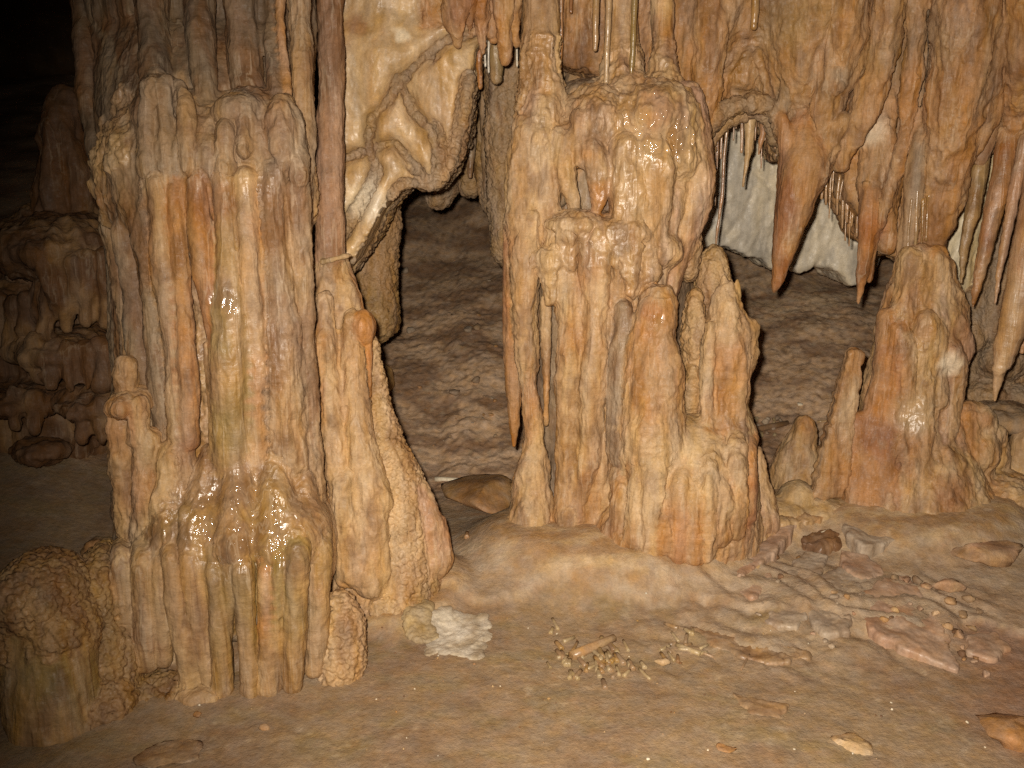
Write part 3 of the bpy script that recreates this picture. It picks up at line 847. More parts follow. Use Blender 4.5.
f.relief(f.piece('back3', 'limestone_wall', 'pale', M_ROUGH), [(420, -20), (510, -20), (510, 150), (488, 160), (470, 140), (440, 150), (420, 120)], lambda X, Y_: 4.75 + 0 * X, .3, 6)
f.build()

# ------------------------------------------------------------------ D: the central column with its stalagmites
thing('colB', 'tiered_column', 'glistening tan central column of stacked flowstone tiers', 'column')
thing('stubby', 'stubby_stalagmite', 'blunt round topped stalagmite with growth rings standing on the foot of the tiered column', 'stalagmite')
thing('finger', 'finger_stalagmite', 'small grey finger stalagmite squeezed between column and blunt stalagmite', 'stalagmite')
thing('ragged', 'ragged_stalagmite', 'ragged orange stalagmite with a chipped crown right of the blunt stalagmite', 'stalagmite')
thing('tiny', 'small_stalagmite', 'small pink pointed stalagmite at the right foot of the tiered column', 'stalagmite')
f = Formation(.0047, 5, .10)
core = f.piece('colB', 'core', 'slot')
f.tube(core, [(610, 95, 3.5, 74), (610, 200, 3.5, 84), (607, 300, 3.5, 82), (602, 400, 3.48, 76), (600, 500, 3.45, 84), (605, 590, 3.42, 96)], .62, ends=.25, seg=36)
for pts in ([(540, -90, 3.36, 20), (540, 40, 3.36, 19), (541, 110, 3.34, 19)], [(621, -90, 3.42, 15), (621, 95, 3.42, 17)], [(663, -90, 3.46, 11), (662, 90, 3.46, 11)]):
    f.tube(f.piece('colB', 'pillar', 'pipe'), pts, wob=.1)
cap = f.piece('colB', 'cap', 'glint', melt=.3)
for pts in ([(540, 40, 3.35, 18), (541, 100, 3.33, 22), (541, 150, 3.31, 28), (540, 190, 3.32, 28)], [(621, 20, 3.42, 15), (623, 75, 3.40, 21), (626, 105, 3.36, 30), (628, 140, 3.33, 36)], [(662, 30, 3.46, 10), (664, 70, 3.43, 15), (668, 105, 3.38, 24), (672, 140, 3.36, 28)], [(606, 66, 3.38, 3), (606, 84, 3.36, 8), (604, 110, 3.34, 18)]):
    f.tube(cap, pts)
f.blob(cap, 650, 118, 3.36, 52, 36, .2); f.blob(cap, 672, 150, 3.36, 34, 50, .18); f.blob(cap, 596, 124, 3.34, 34, 36, .18); f.blob(cap, 640, 160, 3.32, 44, 42, .17)
f.tube(cap, [(606, 80, 3.34, 4), (608, 110, 3.3, 9), (612, 150, 3.25, 12)])
ut = f.piece('colB', 'upper_tier', 'flow')
f.blob(ut, 545, 158, 3.34, 34, 36, .13); f.blob(ut, 580, 140, 3.32, 40, 26, .14, 20)
for pts in ([(527, 130, 3.28, 16), (522, 200, 3.26, 16), (522, 250, 3.25, 16)], [(560, 140, 3.24, 14), (568, 180, 3.22, 10), (575, 208, 3.22, 5)],
            [(545, 160, 3.26, 14), (548, 230, 3.24, 13)], [(591, 150, 3.2, 14), (599, 175, 3.19, 13), (597, 216, 3.18, 4)],
            [(624, 150, 3.2, 18), (628, 200, 3.18, 18), (628, 250, 3.18, 14)], [(655, 170, 3.2, 20), (652, 220, 3.19, 18), (648, 262, 3.18, 14)],
            [(580, 120, 3.22, 12), (582, 160, 3.2, 9)]):
    f.tube(f.piece('colB', 'drip', 'flow', under=ut), pts)
mt = f.piece('colB', 'middle_tier', 'glint')
f.blob(mt, 580, 224, 3.22, 38, 12, .11); f.blob(mt, 622, 232, 3.2, 36, 14, .11); f.blob(mt, 556, 258, 3.24, 32, 14, .10); f.blob(mt, 655, 250, 3.22, 30, 20, .1)
for pts in ([(568, 230, 3.16, 10), (570, 268, 3.15, 4)], [(585, 226, 3.15, 9), (590, 250, 3.15, 6)], [(600, 232, 3.14, 11), (603, 278, 3.13, 4)], [(628, 238, 3.14, 13), (632, 290, 3.13, 6)],
            [(612, 236, 3.14, 9), (616, 262, 3.14, 5)], [(650, 250, 3.15, 11), (645, 300, 3.14, 6)], [(548, 262, 3.18, 11), (552, 300, 3.17, 5)]):
    f.tube(f.piece('colB', 'drip', 'glint', under=mt), pts)
rr = f.piece('colB', 'right_rib', 'pink')
f.tube(rr, [(688, 95, 3.36, 14), (694, 150, 3.3, 18), (696, 190, 3.28, 18), (680, 240, 3.28, 15), (662, 300, 3.26, 12)], wob=.1)
f.tube(rr, [(676, 190, 3.24, 12), (664, 250, 3.22, 10), (650, 320, 3.2, 8)])
ribs = [([(513, 220, 3.26, 9), (512, 300, 3.27, 10), (514, 380, 3.27, 8), (514, 420, 3.27, 5), (514, 446, 3.27, 1.5)], 'orange'),
        ([(528, 220, 3.23, 14), (525, 300, 3.23, 14), (530, 380, 3.23, 9), (533, 440, 3.22, 11), (531, 490, 3.2, 20), (530, 545, 3.16, 28)], 'flow'),
        ([(546, 300, 3.26, 6), (546, 370, 3.25, 4), (546, 424, 3.25, 3)], 'pipe'),
        ([(562, 240, 3.22, 16), (572, 330, 3.18, 15), (570, 420, 3.17, 13), (570, 500, 3.15, 14), (568, 545, 3.12, 18)], 'flow'),
        ([(592, 250, 3.16, 14), (596, 330, 3.15, 14), (590, 420, 3.14, 14), (580, 500, 3.12, 9), (576, 530, 3.12, 6)], 'flow'),
        ([(622, 260, 3.18, 14), (616, 330, 3.17, 12), (608, 400, 3.17, 10), (598, 470, 3.15, 10), (588, 520, 3.13, 9)], 'flow'),
        ([(640, 290, 3.2, 14), (632, 350, 3.2, 10), (614, 440, 3.18, 10), (606, 500, 3.15, 12)], 'pink')]
for pts, st in ribs:
    f.tube(f.piece('colB', 'drip_pipe', st), pts, wob=.15)
pc = f.piece('colB', 'popcorn_patch', 'pop', M_POP)
for px, py, Y, rx, ry in ((689, 250, 3.34, 9, 32), (693, 340, 3.26, 11, 50), (712, 290, 3.4, 16, 44), (690, 400, 3.22, 10, 40)): f.blob(pc, px, py, Y, rx, ry, .07)
pl = f.piece('colB', 'foot_plate', 'facet', M_FLOW, 'pale mound of flowstone under the stalagmites', 1.0)
f.tube(pl, [(690, 430, 3.20, 40), (690, 450, 3.14, 56), (690, 480, 3.11, 66), (690, 505, 3.10, 70)], .8, seg=36, ends=.15); f.blob(pl, 640, 492, 3.13, 30, 26, .14); f.blob(pl, 735, 440, 3.16, 20, 40, .12)
ft_ = f.piece('colB', 'foot', 'flow', melt=.8)
f.blob(ft_, 580, 560, 3.14, 70, 30, .2); f.blob(ft_, 690, 566, 3.12, 84, 16, .24); f.blob(ft_, 615, 570, 3.08, 40, 20, .16); f.blob(ft_, 755, 545, 3.2, 26, 22, .12); f.blob(ft_, 535, 560, 3.2, 36, 34, .16); f.tube(ft_, [(690, 500, 3.12, 70), (688, 530, 3.11, 72), (686, 560, 3.10, 72)], .70, seg=36, ends=.15); f.blob(ft_, 500, 560, 3.3, 22, 46, .14); f.blob(ft_, 625, 535, 3.1, 34, 34, .15)
for px, y0, y1, r in ((622, 490, 520, 9), (640, 480, 545, 9), (655, 470, 548, 10), (668, 490, 552, 9), (681, 480, 553, 9), (695, 478, 553, 10), (709, 476, 550, 9), (722, 470, 546, 10), (736, 462, 538, 9), (750, 450, 525, 8)):
    k_ = .12 * ((px - 690) / 70.0) ** 2
    y1 = y1 + (0, -9, 4, -4, 6, -12, 2)[px % 7]; y0 = y0 + (4, -6, 8, 0, -10, 12)[px % 6]
    f.tube(f.piece('colB', 'foot_drape', ('orange', 'flow', 'stub')[px % 3], melt=.5, under=ft_), [(px, y0 - 20, 3.03 + k_, r), (px, y0, 2.945 + k_, r), (px - 2, (y0 + y1) / 2, 2.915 + k_, r + 1), (px - 3, y1, 2.90 + k_, r)])
st = f.piece('stubby', 'stubby_stalagmite', 'stub', melt=.7)
f.tube(st, [(659, 287, 3.1, 12), (657, 305, 3.1, 19), (652, 345, 3.09, 24), (650, 400, 3.08, 31), (653, 450, 3.075, 35), (656, 500, 3.13, 34)], wob=.12, ends=.15)
f.blob(st, 640, 395, 3.06, 14, 40, .07); f.blob(st, 668, 380, 3.06, 14, 44, .07); f.blob(st, 646, 425, 3.06, 26, 24, .11)
fi = f.piece('finger', 'finger_stalagmite', 'grey')
f.tube(fi, [(625, 308, 3.12, 8), (624, 330, 3.12, 10), (622, 370, 3.12, 14), (628, 450, 3.1, 20)], wob=.12)
rg1 = f.piece('ragged', 'crown', 'flow'); rg2 = f.piece('ragged', 'stem', 'stub')
f.tube(rg1, [(726, 290, 3.16, 9), (727, 312, 3.16, 19), (729, 340, 3.16, 26), (727, 362, 3.16, 26)], wob=.25)
f.tube(f.piece('ragged', 'crown_tip', 'facet', under=rg1), [(737, 280, 3.15, 1.6), (738, 296, 3.15, 4)]); f.tube(f.piece('ragged', 'crown_tip', 'facet', under=rg1), [(724, 277, 3.16, 3), (724, 296, 3.16, 6)])
f.tube(rg1, [(750, 325, 3.15, 6), (749, 352, 3.15, 8)])
f.tube(rg2, [(726, 362, 3.16, 25), (724, 400, 3.15, 23), (724, 440, 3.12, 27), (728, 490, 3.1, 30)], wob=.2)
for px in (708, 724, 740): f.tube(rg2, [(px + 1, 325, 3.11, 6), (px, 350, 3.095, 7), (px - 1, 400, 3.09, 7), (px, 450, 3.06, 9)])
tn = f.piece('tiny', 'small_stalagmite', 'pink')
f.tube(tn, [(756, 452, 3.22, 5), (757, 475, 3.22, 10), (760, 520, 3.18, 20)])
stain(650, 308, 3.05, 16, RUST, .6); stain(645, 330, 3.05, 18, ORANGE, .7); stain(655, 445, 3.02, 40, CREAM, .7); stain(690, 470, 2.98, 50, CREAM, .6)
stain(725, 330, 3.08, 24, CREAM, .5); stain(592, 170, 3.18, 18, GREY, .6); stain(690, 530, 2.95, 50, ORANGE, .35); stain(640, 500, 2.95, 30, CREAM, .6); stain(735, 500, 3.0, 26, CREAM, .5); stain(600, 545, 2.95, 40, RUST, .4); stain(720, 400, 3.08, 22, ORANGE, .4)
wetspot(660, 125, 3.2, 60, 1); wetspot(620, 190, 3.15, 40, .5); wetspot(600, 240, 3.12, 40, .45); wetspot(610, 330, 3.14, 50, .2); wetspot(658, 318, 3.04, 10, 1)
f.build()

# ------------------------------------------------------------------ E: the flowstone stalagmite on the right and what leans on it
thing('colC', 'flowstone_stalagmite', 'tall lobed orange and cream flowstone stalagmite on the right', 'stalagmite')
f = Formation(.0047, 6, .2)
bd = f.piece('colC', 'body', 'flow')
f.tube(bd, [(921, 266, 3.5, 26), (922, 285, 3.5, 33), (922, 315, 3.5, 42), (920, 345, 3.5, 45), (910, 380, 3.48, 42), (908, 420, 3.47, 46), (912, 450, 3.46, 58), (914, 500, 3.42, 78), (914, 580, 3.4, 92)], .85)
cr = f.piece('colC', 'crown', 'flow')
for pts in ([(908, 258, 3.44, 11), (904, 300, 3.42, 11), (898, 330, 3.4, 12)], [(935, 256, 3.44, 11), (942, 290, 3.42, 10), (948, 320, 3.42, 12)], [(921, 256, 3.46, 13), (921, 272, 3.44, 14)]):
    f.tube(cr, pts)
for pts in ([(886, 318, 3.42, 10), (884, 360, 3.4, 10), (878, 410, 3.38, 13), (872, 470, 3.34, 16), (866, 515, 3.3, 16)], [(898, 330, 3.38, 10), (896, 400, 3.36, 11), (884, 470, 3.32, 14), (884, 520, 3.28, 14)],
            [(858, 420, 3.38, 10), (856, 510, 3.32, 14)]):
    f.tube(f.piece('colC', 'left_lobe', 'orange', melt=.6), pts)
for pts in ([(952, 322, 3.42, 12), (962, 345, 3.42, 10), (952, 375, 3.4, 9)], [(948, 350, 3.38, 13), (956, 372, 3.38, 11), (948, 410, 3.37, 11), (938, 455, 3.34, 13)]):
    f.tube(f.piece('colC', 'right_lobe', 'pink', melt=.5), pts)
for pts in ([(926, 320, 3.36, 10), (922, 380, 3.35, 12), (918, 430, 3.32, 13), (914, 480, 3.28, 16)], [(906, 340, 3.36, 9), (906, 400, 3.34, 10), (900, 450, 3.31, 12)], [(936, 330, 3.37, 9), (936, 400, 3.35, 9)]):
    f.tube(f.piece('colC', 'centre_drape', 'flow', melt=.6), pts)
sk = f.piece('colC', 'skirt', 'flow')
f.blob(sk, 975, 450, 3.42, 20, 26, .12)
for px, y0, y1 in ((848, 480, 520), (866, 490, 525), (884, 480, 530), (902, 472, 532), (920, 468, 534), (938, 462, 532), (954, 458, 530), (968, 446, 525), (982, 450, 520), (996, 470, 520)):
    f.tube(f.piece('colC', 'skirt_drape', 'flow', melt=.3, under=sk), [(px, y0 - 34, 3.40, 11), (px, y0, 3.31 + .1 * ((px - 915) / 70) ** 2, 12), (px, y1, 3.25 + .1 * ((px - 915) / 70) ** 2, 13)])
f.blob(f.piece('colC', 'foot_mound', 'flow', melt=.8), 1000, 505, 3.4, 40, 36, .2); f.blob(f.piece('colC', 'foot_mound', 'flow', melt=.8), 800, 524, 3.36, 44, 24, .18); f.blob(sk, 915, 536, 3.32, 98, 13, .28)
stain(885, 400, 3.36, 34, ORANGE, .8); stain(870, 480, 3.3, 34, ORANGE, .8); stain(915, 415, 3.3, 30, CREAM, .6); stain(948, 362, 3.35, 18, PALE, .7); stain(950, 490, 3.25, 30, RUST, .55); stain(945, 500, 3.2, 22, RUST, .4)
wetspot(918, 330, 3.4, 50, .25); wetspot(915, 415, 3.3, 26, .6)
f.build()

def plank(name, label, cat, poly, Y, thick, style, lean=0.0, wet=.2, vox=.006, group=None):
    thing(name + label, name, label, cat, group)
    g = Formation(vox, 3)
    y0 = max(p[1] for p in poly)
    g.relief(g.piece(name + label, name, style, M_FLOW), poly, lambda X, Y_: Y + lean * (y0 - Y_), thick, 3)
    g.build()
plank('broken_slab', 'tall narrow broken slab leaning against the lobed stalagmite', 'slab', [(852, 350), (865, 352), (858, 410), (850, 470), (843, 500), (814, 500), (824, 455), (838, 400)], 3.3, .06, 'stub', .0004)

# stalagmites between the central column and the lobed one
thing('mid1', 'squat_stalagmite', 'squat dull brown stalagmite in the gap left of the leaning slab', 'stalagmite')
f = Formation(.006, 5)
f.tube(f.piece('mid1', 'squat_stalagmite', 'flow'), [(803, 425, 3.7, 10), (800, 445, 3.7, 16), (796, 475, 3.7, 25), (792, 520, 3.66, 34)])
f.build()
thing('mid2', 'low_stalagmite', 'low cream flowstone hump in front of the squat stalagmite', 'stalagmite')
f = Formation(.006, 5)
m_ = f.piece('mid2', 'low_stalagmite', 'facet')
f.blob(m_, 797, 498, 3.36, 18, 18, .08); f.blob(m_, 780, 512, 3.34, 34, 16, .12); f.blob(m_, 820, 512, 3.34, 34, 16, .12)
f.build()

# ------------------------------------------------------------------ F: the flowstone canopy on the right, its arch and hanging stalactites
thing('can', 'flowstone_canopy', 'broad orange brown flowstone canopy with an arched opening hanging over the right side', 'flowstone', hang=True)
thing('big', 'drapery_stalactite', 'thick forked orange stalactite hanging in front of the pale rock face', 'stalactite', hang=True)
thing('bigb', 'blade_stalactite', 'dark red brown blade stalactite with a sharp tip right of the thick forked one', 'stalactite', hang=True)
f = Formation(.006, 6, .35)
cb = f.piece('can', 'curtain', 'canopy'); ar = f.piece('can', 'arch_rim', 'popg', M_POP); fo = 'fo'; fg = cb_ = f.piece('can', 'grey_curtain', 'grey', melt=.05)
arch = [(700, 158), (706, 138), (720, 120), (738, 110), (756, 108), (770, 116), (778, 132), (781, 150)]
def can_y(X, Y_):
    d = dist_line(arch, X, Y_)
    up = np.maximum(0, 150 - Y_)
    z = 3.66 - .0007 * up - .08 * sstep(70, 10, np.abs(X - 812)) * sstep(160, 60, Y_)
    z = z + .10 * np.exp(-((X - 745) / 34) ** 2) * sstep(20, 90, Y_)
    z = z + .06 * np.exp(-(d / 9) ** 2)
    z = z + .05 * np.sin(X / 17. + .006 * Y_ * 3) * .5
    return z
def can_p(X, Y_):
    d = dist_line(arch, X, Y_)
    return np.where((d < 14), ar, np.where((X > 850) & (X < 905) & (Y_ < 150), fg, cb))
f.relief(can_p, [(560, -100), (560, 60), (680, 100), (690, 165)] + arch + [(786, 160), (800, 150), (806, 160), (822, 172), (838, 158), (846, 172), (850, 200), (862, 215), (872, 240), (900, 258), (938, 262),
                 (946, 225), (958, 200), (970, 186), (984, 160), (1000, 145), (1110, 130), (1110, -100)], can_y, .30)
f.tube(ar, [(696, 168, 3.64, 6), (702, 138, 3.62, 7), (716, 117, 3.6, 8), (738, 105, 3.6, 8), (758, 103, 3.6, 8), (774, 112, 3.6, 7), (783, 138, 3.6, 6)])
f.tube(ar, [(706, 160, 3.74, 5), (712, 138, 3.72, 6), (722, 124, 3.7, 6), (740, 114, 3.7, 6), (758, 112, 3.7, 6), (770, 120, 3.7, 5), (776, 140, 3.7, 5)])
for pts, pp in (([(706, -80, 3.56, 18), (708, 60, 3.58, 16), (704, 120, 3.6, 9)], fo), ([(745, -80, 3.68, 24), (742, 60, 3.74, 20), (740, 95, 3.76, 10)], fo),
            ([(815, -80, 3.5, 14), (810, 20, 3.55, 8), (792, 70, 3.58, 7), (782, 110, 3.6, 7)], fg), ([(850, -80, 3.46, 20), (842, 50, 3.52, 20), (830, 90, 3.54, 16), (822, 130, 3.55, 11)], fo),
            ([(894, -80, 3.42, 20), (886, 40, 3.48, 15), (872, 90, 3.5, 13), (856, 128, 3.52, 11), (840, 165, 3.54, 6)], fo), ([(870, -80, 3.52, 14), (866, 40, 3.56, 12), (850, 80, 3.56, 9)], fo),
            ([(918, -80, 3.46, 13), (914, 60, 3.5, 9), (906, 130, 3.52, 7), (892, 180, 3.54, 5), (880, 225, 3.54, 4)], fo), ([(934, -80, 3.5, 11), (938, 60, 3.5, 10), (922, 140, 3.5, 9), (912, 200, 3.5, 9), (905, 252, 3.5, 8)], fg),
            ([(964, -80, 3.4, 28), (962, 60, 3.44, 30), (952, 120, 3.46, 28), (944, 180, 3.48, 20), (930, 250, 3.5, 12)], fo), ([(975, -80, 3.36, 16), (985, 30, 3.4, 16), (984, 100, 3.44, 16), (964, 160, 3.48, 9)], fo),
            ([(1000, -80, 3.4, 14), (1004, 50, 3.44, 12), (992, 120, 3.5, 10), (980, 160, 3.52, 8)], fg), ([(1040, -80, 3.3, 30), (1030, 40, 3.36, 24), (1014, 120, 3.47, 13), (1004, 165, 3.55, 9)], fo),
            ([(876, 40, 3.72, 9), (872, 130, 3.62, 10), (872, 190, 3.6, 11), (870, 238, 3.6, 7)], fo), ([(892, 30, 3.7, 8), (885, 120, 3.6, 8), (890, 190, 3.58, 9), (886, 245, 3.58, 6)], fo), ([(926, 90, 3.62, 7), (918, 170, 3.52, 7), (912, 252, 3.5, 5)], fo)):
    f.tube(f.piece('can', 'fold', 'canopy' if pp == fo else 'grey', melt=.05), pts)
for px, py, r in ((842, 72, 9), (836, 88, 7), (975, 120, 10), (985, 105, 12), (968, 140, 9)): f.blob(f.piece('can', 'boss', 'canopy', melt=.05), px, py, 3.5, r, r * 1.2, .05)
tB = f.piece('big', 'shaft', 'orange'); tL = f.piece('big', 'branch', 'orange'); tR = f.piece('big', 'branch', 'canopy'); tT = f.piece('big', 'tip', 'orange', under=tB)
f.tube(tB, [(806, 96, 3.68, 14), (803, 134, 3.58, 16), (804, 160, 3.56, 24), (798, 190, 3.55, 21), (788, 230, 3.55, 15.5), (781, 262, 3.55, 10)], wob=.08)
f.tube(tT, [(782, 258, 3.55, 9.5), (777, 282, 3.55, 6), (774, 293, 3.55, 2)], wob=.05)
f.tube(tR, [(842, 120, 3.5, 7), (828, 148, 3.53, 10), (808, 182, 3.55, 14)]); f.tube(tL, [(782, 118, 3.57, 6), (789, 150, 3.57, 10), (796, 180, 3.56, 12)])
tb2 = f.piece('bigb', 'blade', 'orange'); tb3 = f.piece('bigb', 'side_prong', 'orange')
f.tube(tb2, [(872, 150, 3.66, 9), (869, 200, 3.58, 10), (866, 240, 3.56, 8), (862, 275, 3.56, 5), (858, 304, 3.56, 1.5)], wob=.1)
f.tube(tb3, [(876, 225, 3.57, 5), (869, 282, 3.57, 2)])
stain(870, 230, 3.56, 26, RUST, .7); stain(868, 130, 3.6, 24, PALE, .6); stain(880, 60, 3.55, 36, OLIVE, .4); stain(1010, 50, 3.5, 60, BROWN, .6); stain(840, 78, 3.48, 14, GREY, .8); stain(790, 20, 3.6, 50, OLIVE, .4)
stain(770, 60, 3.7, 50, GOLD, .4); stain(940, 40, 3.45, 40, GREY, .4); stain(900, 100, 3.5, 60, ORANGE, .35); stain(960, 150, 3.5, 40, ORANGE, .4)
wetspot(735, 60, 3.7, 60, .25)
f.build()

thing('pale', 'limestone_wall', 'bare pale grey rock face seen through the arched opening', 'rock wall')
f = Formation(.011, 4)
crk = [[(722, 240), (745, 215), (756, 190)], [(770, 200), (760, 240)], [(815, 215), (850, 195), (880, 190)], [(820, 262), (838, 240), (870, 235)], [(740, 130), (748, 165), (775, 190)]]
def pale_y(X, Y_):
    d = np.minimum.reduce([dist_line(r, X, Y_) for r in crk])
    return 4.72 - .01 * np.sin(X / 31. + Y_ / 47.) - .014 * sstep(0, 5, d) + .10 * sstep(250, 285, Y_) * 0 + .04 * sstep(770, 800, X + .5 * (Y_ - 200))
f.relief(f.piece('pale', 'limestone_wall', 'pale', M_SMOOTH), [(660, -20), (915, -20), (915, 220), (896, 240), (884, 250), (880, 262), (872, 276), (862, 284), (850, 286), (842, 274), (830, 268), (814, 266), (800, 273),
         (790, 266), (778, 272), (764, 260), (750, 256), (738, 250), (722, 246), (700, 246), (690, 150)], pale_y, .5, 3)
f.build()
thing('yell', 'limestone_wall', 'yellowish pale rock face behind the row of slanting stalactites on the right', 'rock wall')
f = Formation(.01, 4)
f.relief(f.piece('yell', 'limestone_wall', 'yellow', M_SMOOTH), [(925, 120), (1010, 100), (1010, 200), (985, 260), (975, 300), (945, 290), (930, 250)], lambda X, Y_: 3.94 + .0 * X + .03 * np.sin(X / 9 + Y_ / 23), .3, 4)
f.build()
thing('rwal', 'flowstone_bank', 'knobbly brown flowstone bank behind the slanting stalactites at the right edge', 'flowstone')
f = Formation(.009, 5)
rw = f.piece('rwal', 'flowstone_bank', 'popg', M_POP)
f.relief(rw, [(955, 285), (992, 262), (1004, 150), (1100, 130), (1100, 470), (990, 470), (965, 380)], lambda X, Y_: 4.0 - .0004 * (Y_ - 150) - .04 * np.sin(X / 13.), .6, 5)
for px, py, r in ((1000, 360, 22), (1022, 345, 20), (985, 395, 18), (1010, 400, 22), (1040, 390, 24), (975, 420, 16)): f.blob(rw, px, py, 3.9, r, r * .8, .1)
for pts in ([(972, 296, 3.95, 8), (972, 340, 3.9, 12)], [(1006, 180, 3.95, 9), (994, 330, 3.9, 12)]): f.tube(rw, pts)
f.build()
thing('rrock', 'rounded_rock', 'rounded grey brown rock at the right edge behind the lobed stalagmite', 'rock')
f = Formation(.007, 4)
f.blob(f.piece('rrock', 'rounded_rock', 'grey', M_ROUGH), 1008, 418, 3.62, 42, 14, .14); f.build()
thing('rpost', 'stumpy_stalagmite', 'stumpy brown stalagmite cut by the right edge of the view', 'stalagmite')
f = Formation(.007, 4)
f.tube(f.piece('rpost', 'stumpy_stalagmite', 'flow'), [(1026, 440, 3.5, 12), (1026, 470, 3.5, 20), (1026, 520, 3.45, 26)]); f.build()

def stalactite(label, pts, style, group=None, name='stalactite', cat='stalactite', seg=20, wob=.22, mat=M_FLOW):
    V, Fq = tube_mesh(pts, seg, 1.0, wob, int(pts[0][0] * 7), .008)
    return single(name, label, cat, V, Fq, style, mat, group, True, wet=.35, rough=.004 if pts[0][3] > 6 else .0012)
stalactite('slim golden stalactite at the left of the slanting row on the right', [(990, 110, 3.55, 8), (978, 180, 3.52, 8), (966, 240, 3.5, 5), (961, 282, 3.5, 1.2)], 'gold')
stalactite('orange stalactite second from the left in the slanting row', [(1016, 100, 3.5, 10), (1000, 180, 3.46, 10), (985, 250, 3.44, 7), (976, 290, 3.44, 4), (973, 306, 3.44, 1.2)], 'orange')
stalactite('thin pinkish stalactite between two thicker ones in the slanting row', [(1026, 140, 3.42, 7), (1011, 210, 3.40, 5.5), (1000, 270, 3.39, 3), (995, 303, 3.39, .8)], 'pink')
stalactite('longest thick pink stalactite ending in a white needle tip at the right edge', [(1060, 80, 3.34, 17), (1038, 200, 3.31, 16), (1018, 300, 3.3, 14), (1006, 350, 3.3, 11), (999, 372, 3.3, 6), (995, 400, 3.3, 1.2)], 'pink')
stalactite('rear brown stalactite half hidden at the right edge', [(1040, 230, 3.5, 10), (1030, 300, 3.5, 8), (1022, 352, 3.5, 2)], 'orange')
stalactite('cream fused stalactite hanging under the crown of the arch', [(750, 104, 3.74, 8), (750, 122, 3.74, 6), (749, 150, 3.74, 4), (747, 160, 3.74, 2.6), (743, 186, 3.74, 1.2)], 'facet')
stalactite('short brown stalactite in the right corner of the arch', [(768, 108, 3.74, 7), (764, 126, 3.74, 4.5), (759, 154, 3.74, 1)], 'orange')
stalactite('curved pale stalactite on the right side of the arch', [(779, 115, 3.74, 4), (783, 126, 3.74, 4), (777, 140, 3.74, 2.6), (775, 148, 3.74, 1.2)], 'pink')
stalactite('pale grey cone hanging in the fork of the thick stalactite', [(812, 110, 3.62, 2), (811, 135, 3.6, 5), (808, 150, 3.6, 4)], 'pale')
stalactite('broken blunt stalactite above the deep recess', [(493, -20, 3.6, 11), (495, 30, 3.6, 9), (496, 74, 3.6, 6.5), (496, 78, 3.6, 6)], 'gold')
stalactite('rust tipped stalactite above the deep recess', [(480, -20, 3.5, 12), (478, 25, 3.5, 6), (479, 60, 3.5, 3.4), (480, 87, 3.5, 2.2)], 'orange')
stalactite('long grey stalactite beside the ragged coralloid edge', [(461, 10, 3.4, 7), (458, 50, 3.4, 4), (457, 100, 3.4, 2)], 'grey')
stalactite('dim blunt stalactite deep in the recess, the longer of a pair', [(486, 90, 4.2, 7), (487, 150, 4.2, 6), (487, 196, 4.2, 3.5)], 'grey')
stalactite('dim stalactite deep in the recess, the shorter of a pair', [(470, 80, 4.2, 7), (470, 140, 4.2, 6), (470, 176, 4.2, 2.5)], 'grey')
# soda straws
G_ARCH = 'thin straws hanging in the arched opening'
for px, y0, y1, r in ((718, 112, 170), (722, 110, 176), (737, 104, 128), (773, 108, 146), (778, 116, 158), (731, 104, 150), (768, 106, 136), (714, 118, 160), (726, 106, 140)) and [
        (718, 112, 170, 1.3), (722, 110, 158, 1.6), (737, 104, 128, 1.2), (742, 104, 152, 1.9), (773, 108, 146, 1.3), (777, 116, 158, 1.1), (713, 120, 158, 1.0), (766, 106, 140, 1.2), (746, 106, 172, 1.0), (756, 106, 140, 1.1), (734, 108, 140, 1.0), (716, 116, 205, .9), (762, 108, 168, .9), (770, 112, 132, 1.0)]:
    stalactite('thin calcite straw hanging in the arched opening', [(px + 1, y0, 3.76, r), (px, (y0 + y1) / 2, 3.76, r * .9), (px - 1, y1, 3.76, r * .7)], 'pink', G_ARCH, 'soda_straw', 'straw', 8, .9, M_STRAW)
stalactite('longest hair thin straw hanging at the left side of the arch', [(729, 106, 3.72, 1.8), (724, 170, 3.72, 1.6), (720, 210, 3.72, 1.5), (716, 244, 3.72, 1)], 'pink', None, 'soda_straw', 'straw', 8, .9, M_STRAW)
G_MID = 'straws fringing the canopy right of the thick forked stalactite'
for px, y0, y1, r in ((818, 160, 190, 1.6), (812, 172, 215, 1.4), (823, 160, 198, 1.8), (827, 158, 204, 1.7), (833, 160, 192, 1.2), (838, 176, 214, 1.7), (843, 178, 228, 1.6), (848, 186, 222, 1.5), (853, 196, 226, 1.3), (857, 200, 236, 1.8), (861, 205, 230, 1.2), (815, 176, 200, 1.0), (830, 166, 218, 1.0), (841, 180, 200, 1.0), (846, 186, 240, 1.0), (855, 200, 216, 1.0), (850, 195, 246, .9)):
    stalactite('thin straw fringing the canopy right of the thick forked stalactite', [(px + 2, y0, 3.7, r), (px, (y0 + y1) / 2, 3.7, r * .9), (px - 1, y1, 3.7, r * .7)], 'pink', G_MID, 'soda_straw', 'straw', 8, .9, M_STRAW)
G_STAL = 'straws hanging just above the lobed stalagmite'
for px, y0, y1, r in ((915, 190, 250, 2.2), (921, 200, 246, 1.6), (926, 195, 240, 2.0), (908, 200, 248, 1.8)):
    stalactite('thin straw hanging just above the lobed stalagmite', [(px + 3, y0, 3.46, r), (px, y1, 3.46, r * .7)], 'gold', G_STAL, 'soda_straw', 'straw', 8, .9, M_STRAW)
stalactite('long yellowish straw touching the top of the tiered column', [(609, -60, 3.28, 3.4), (608, 30, 3.28, 3), (606, 82, 3.28, 2.4)], 'facet', None, 'soda_straw', 'straw', 10, .4, M_STRAW)
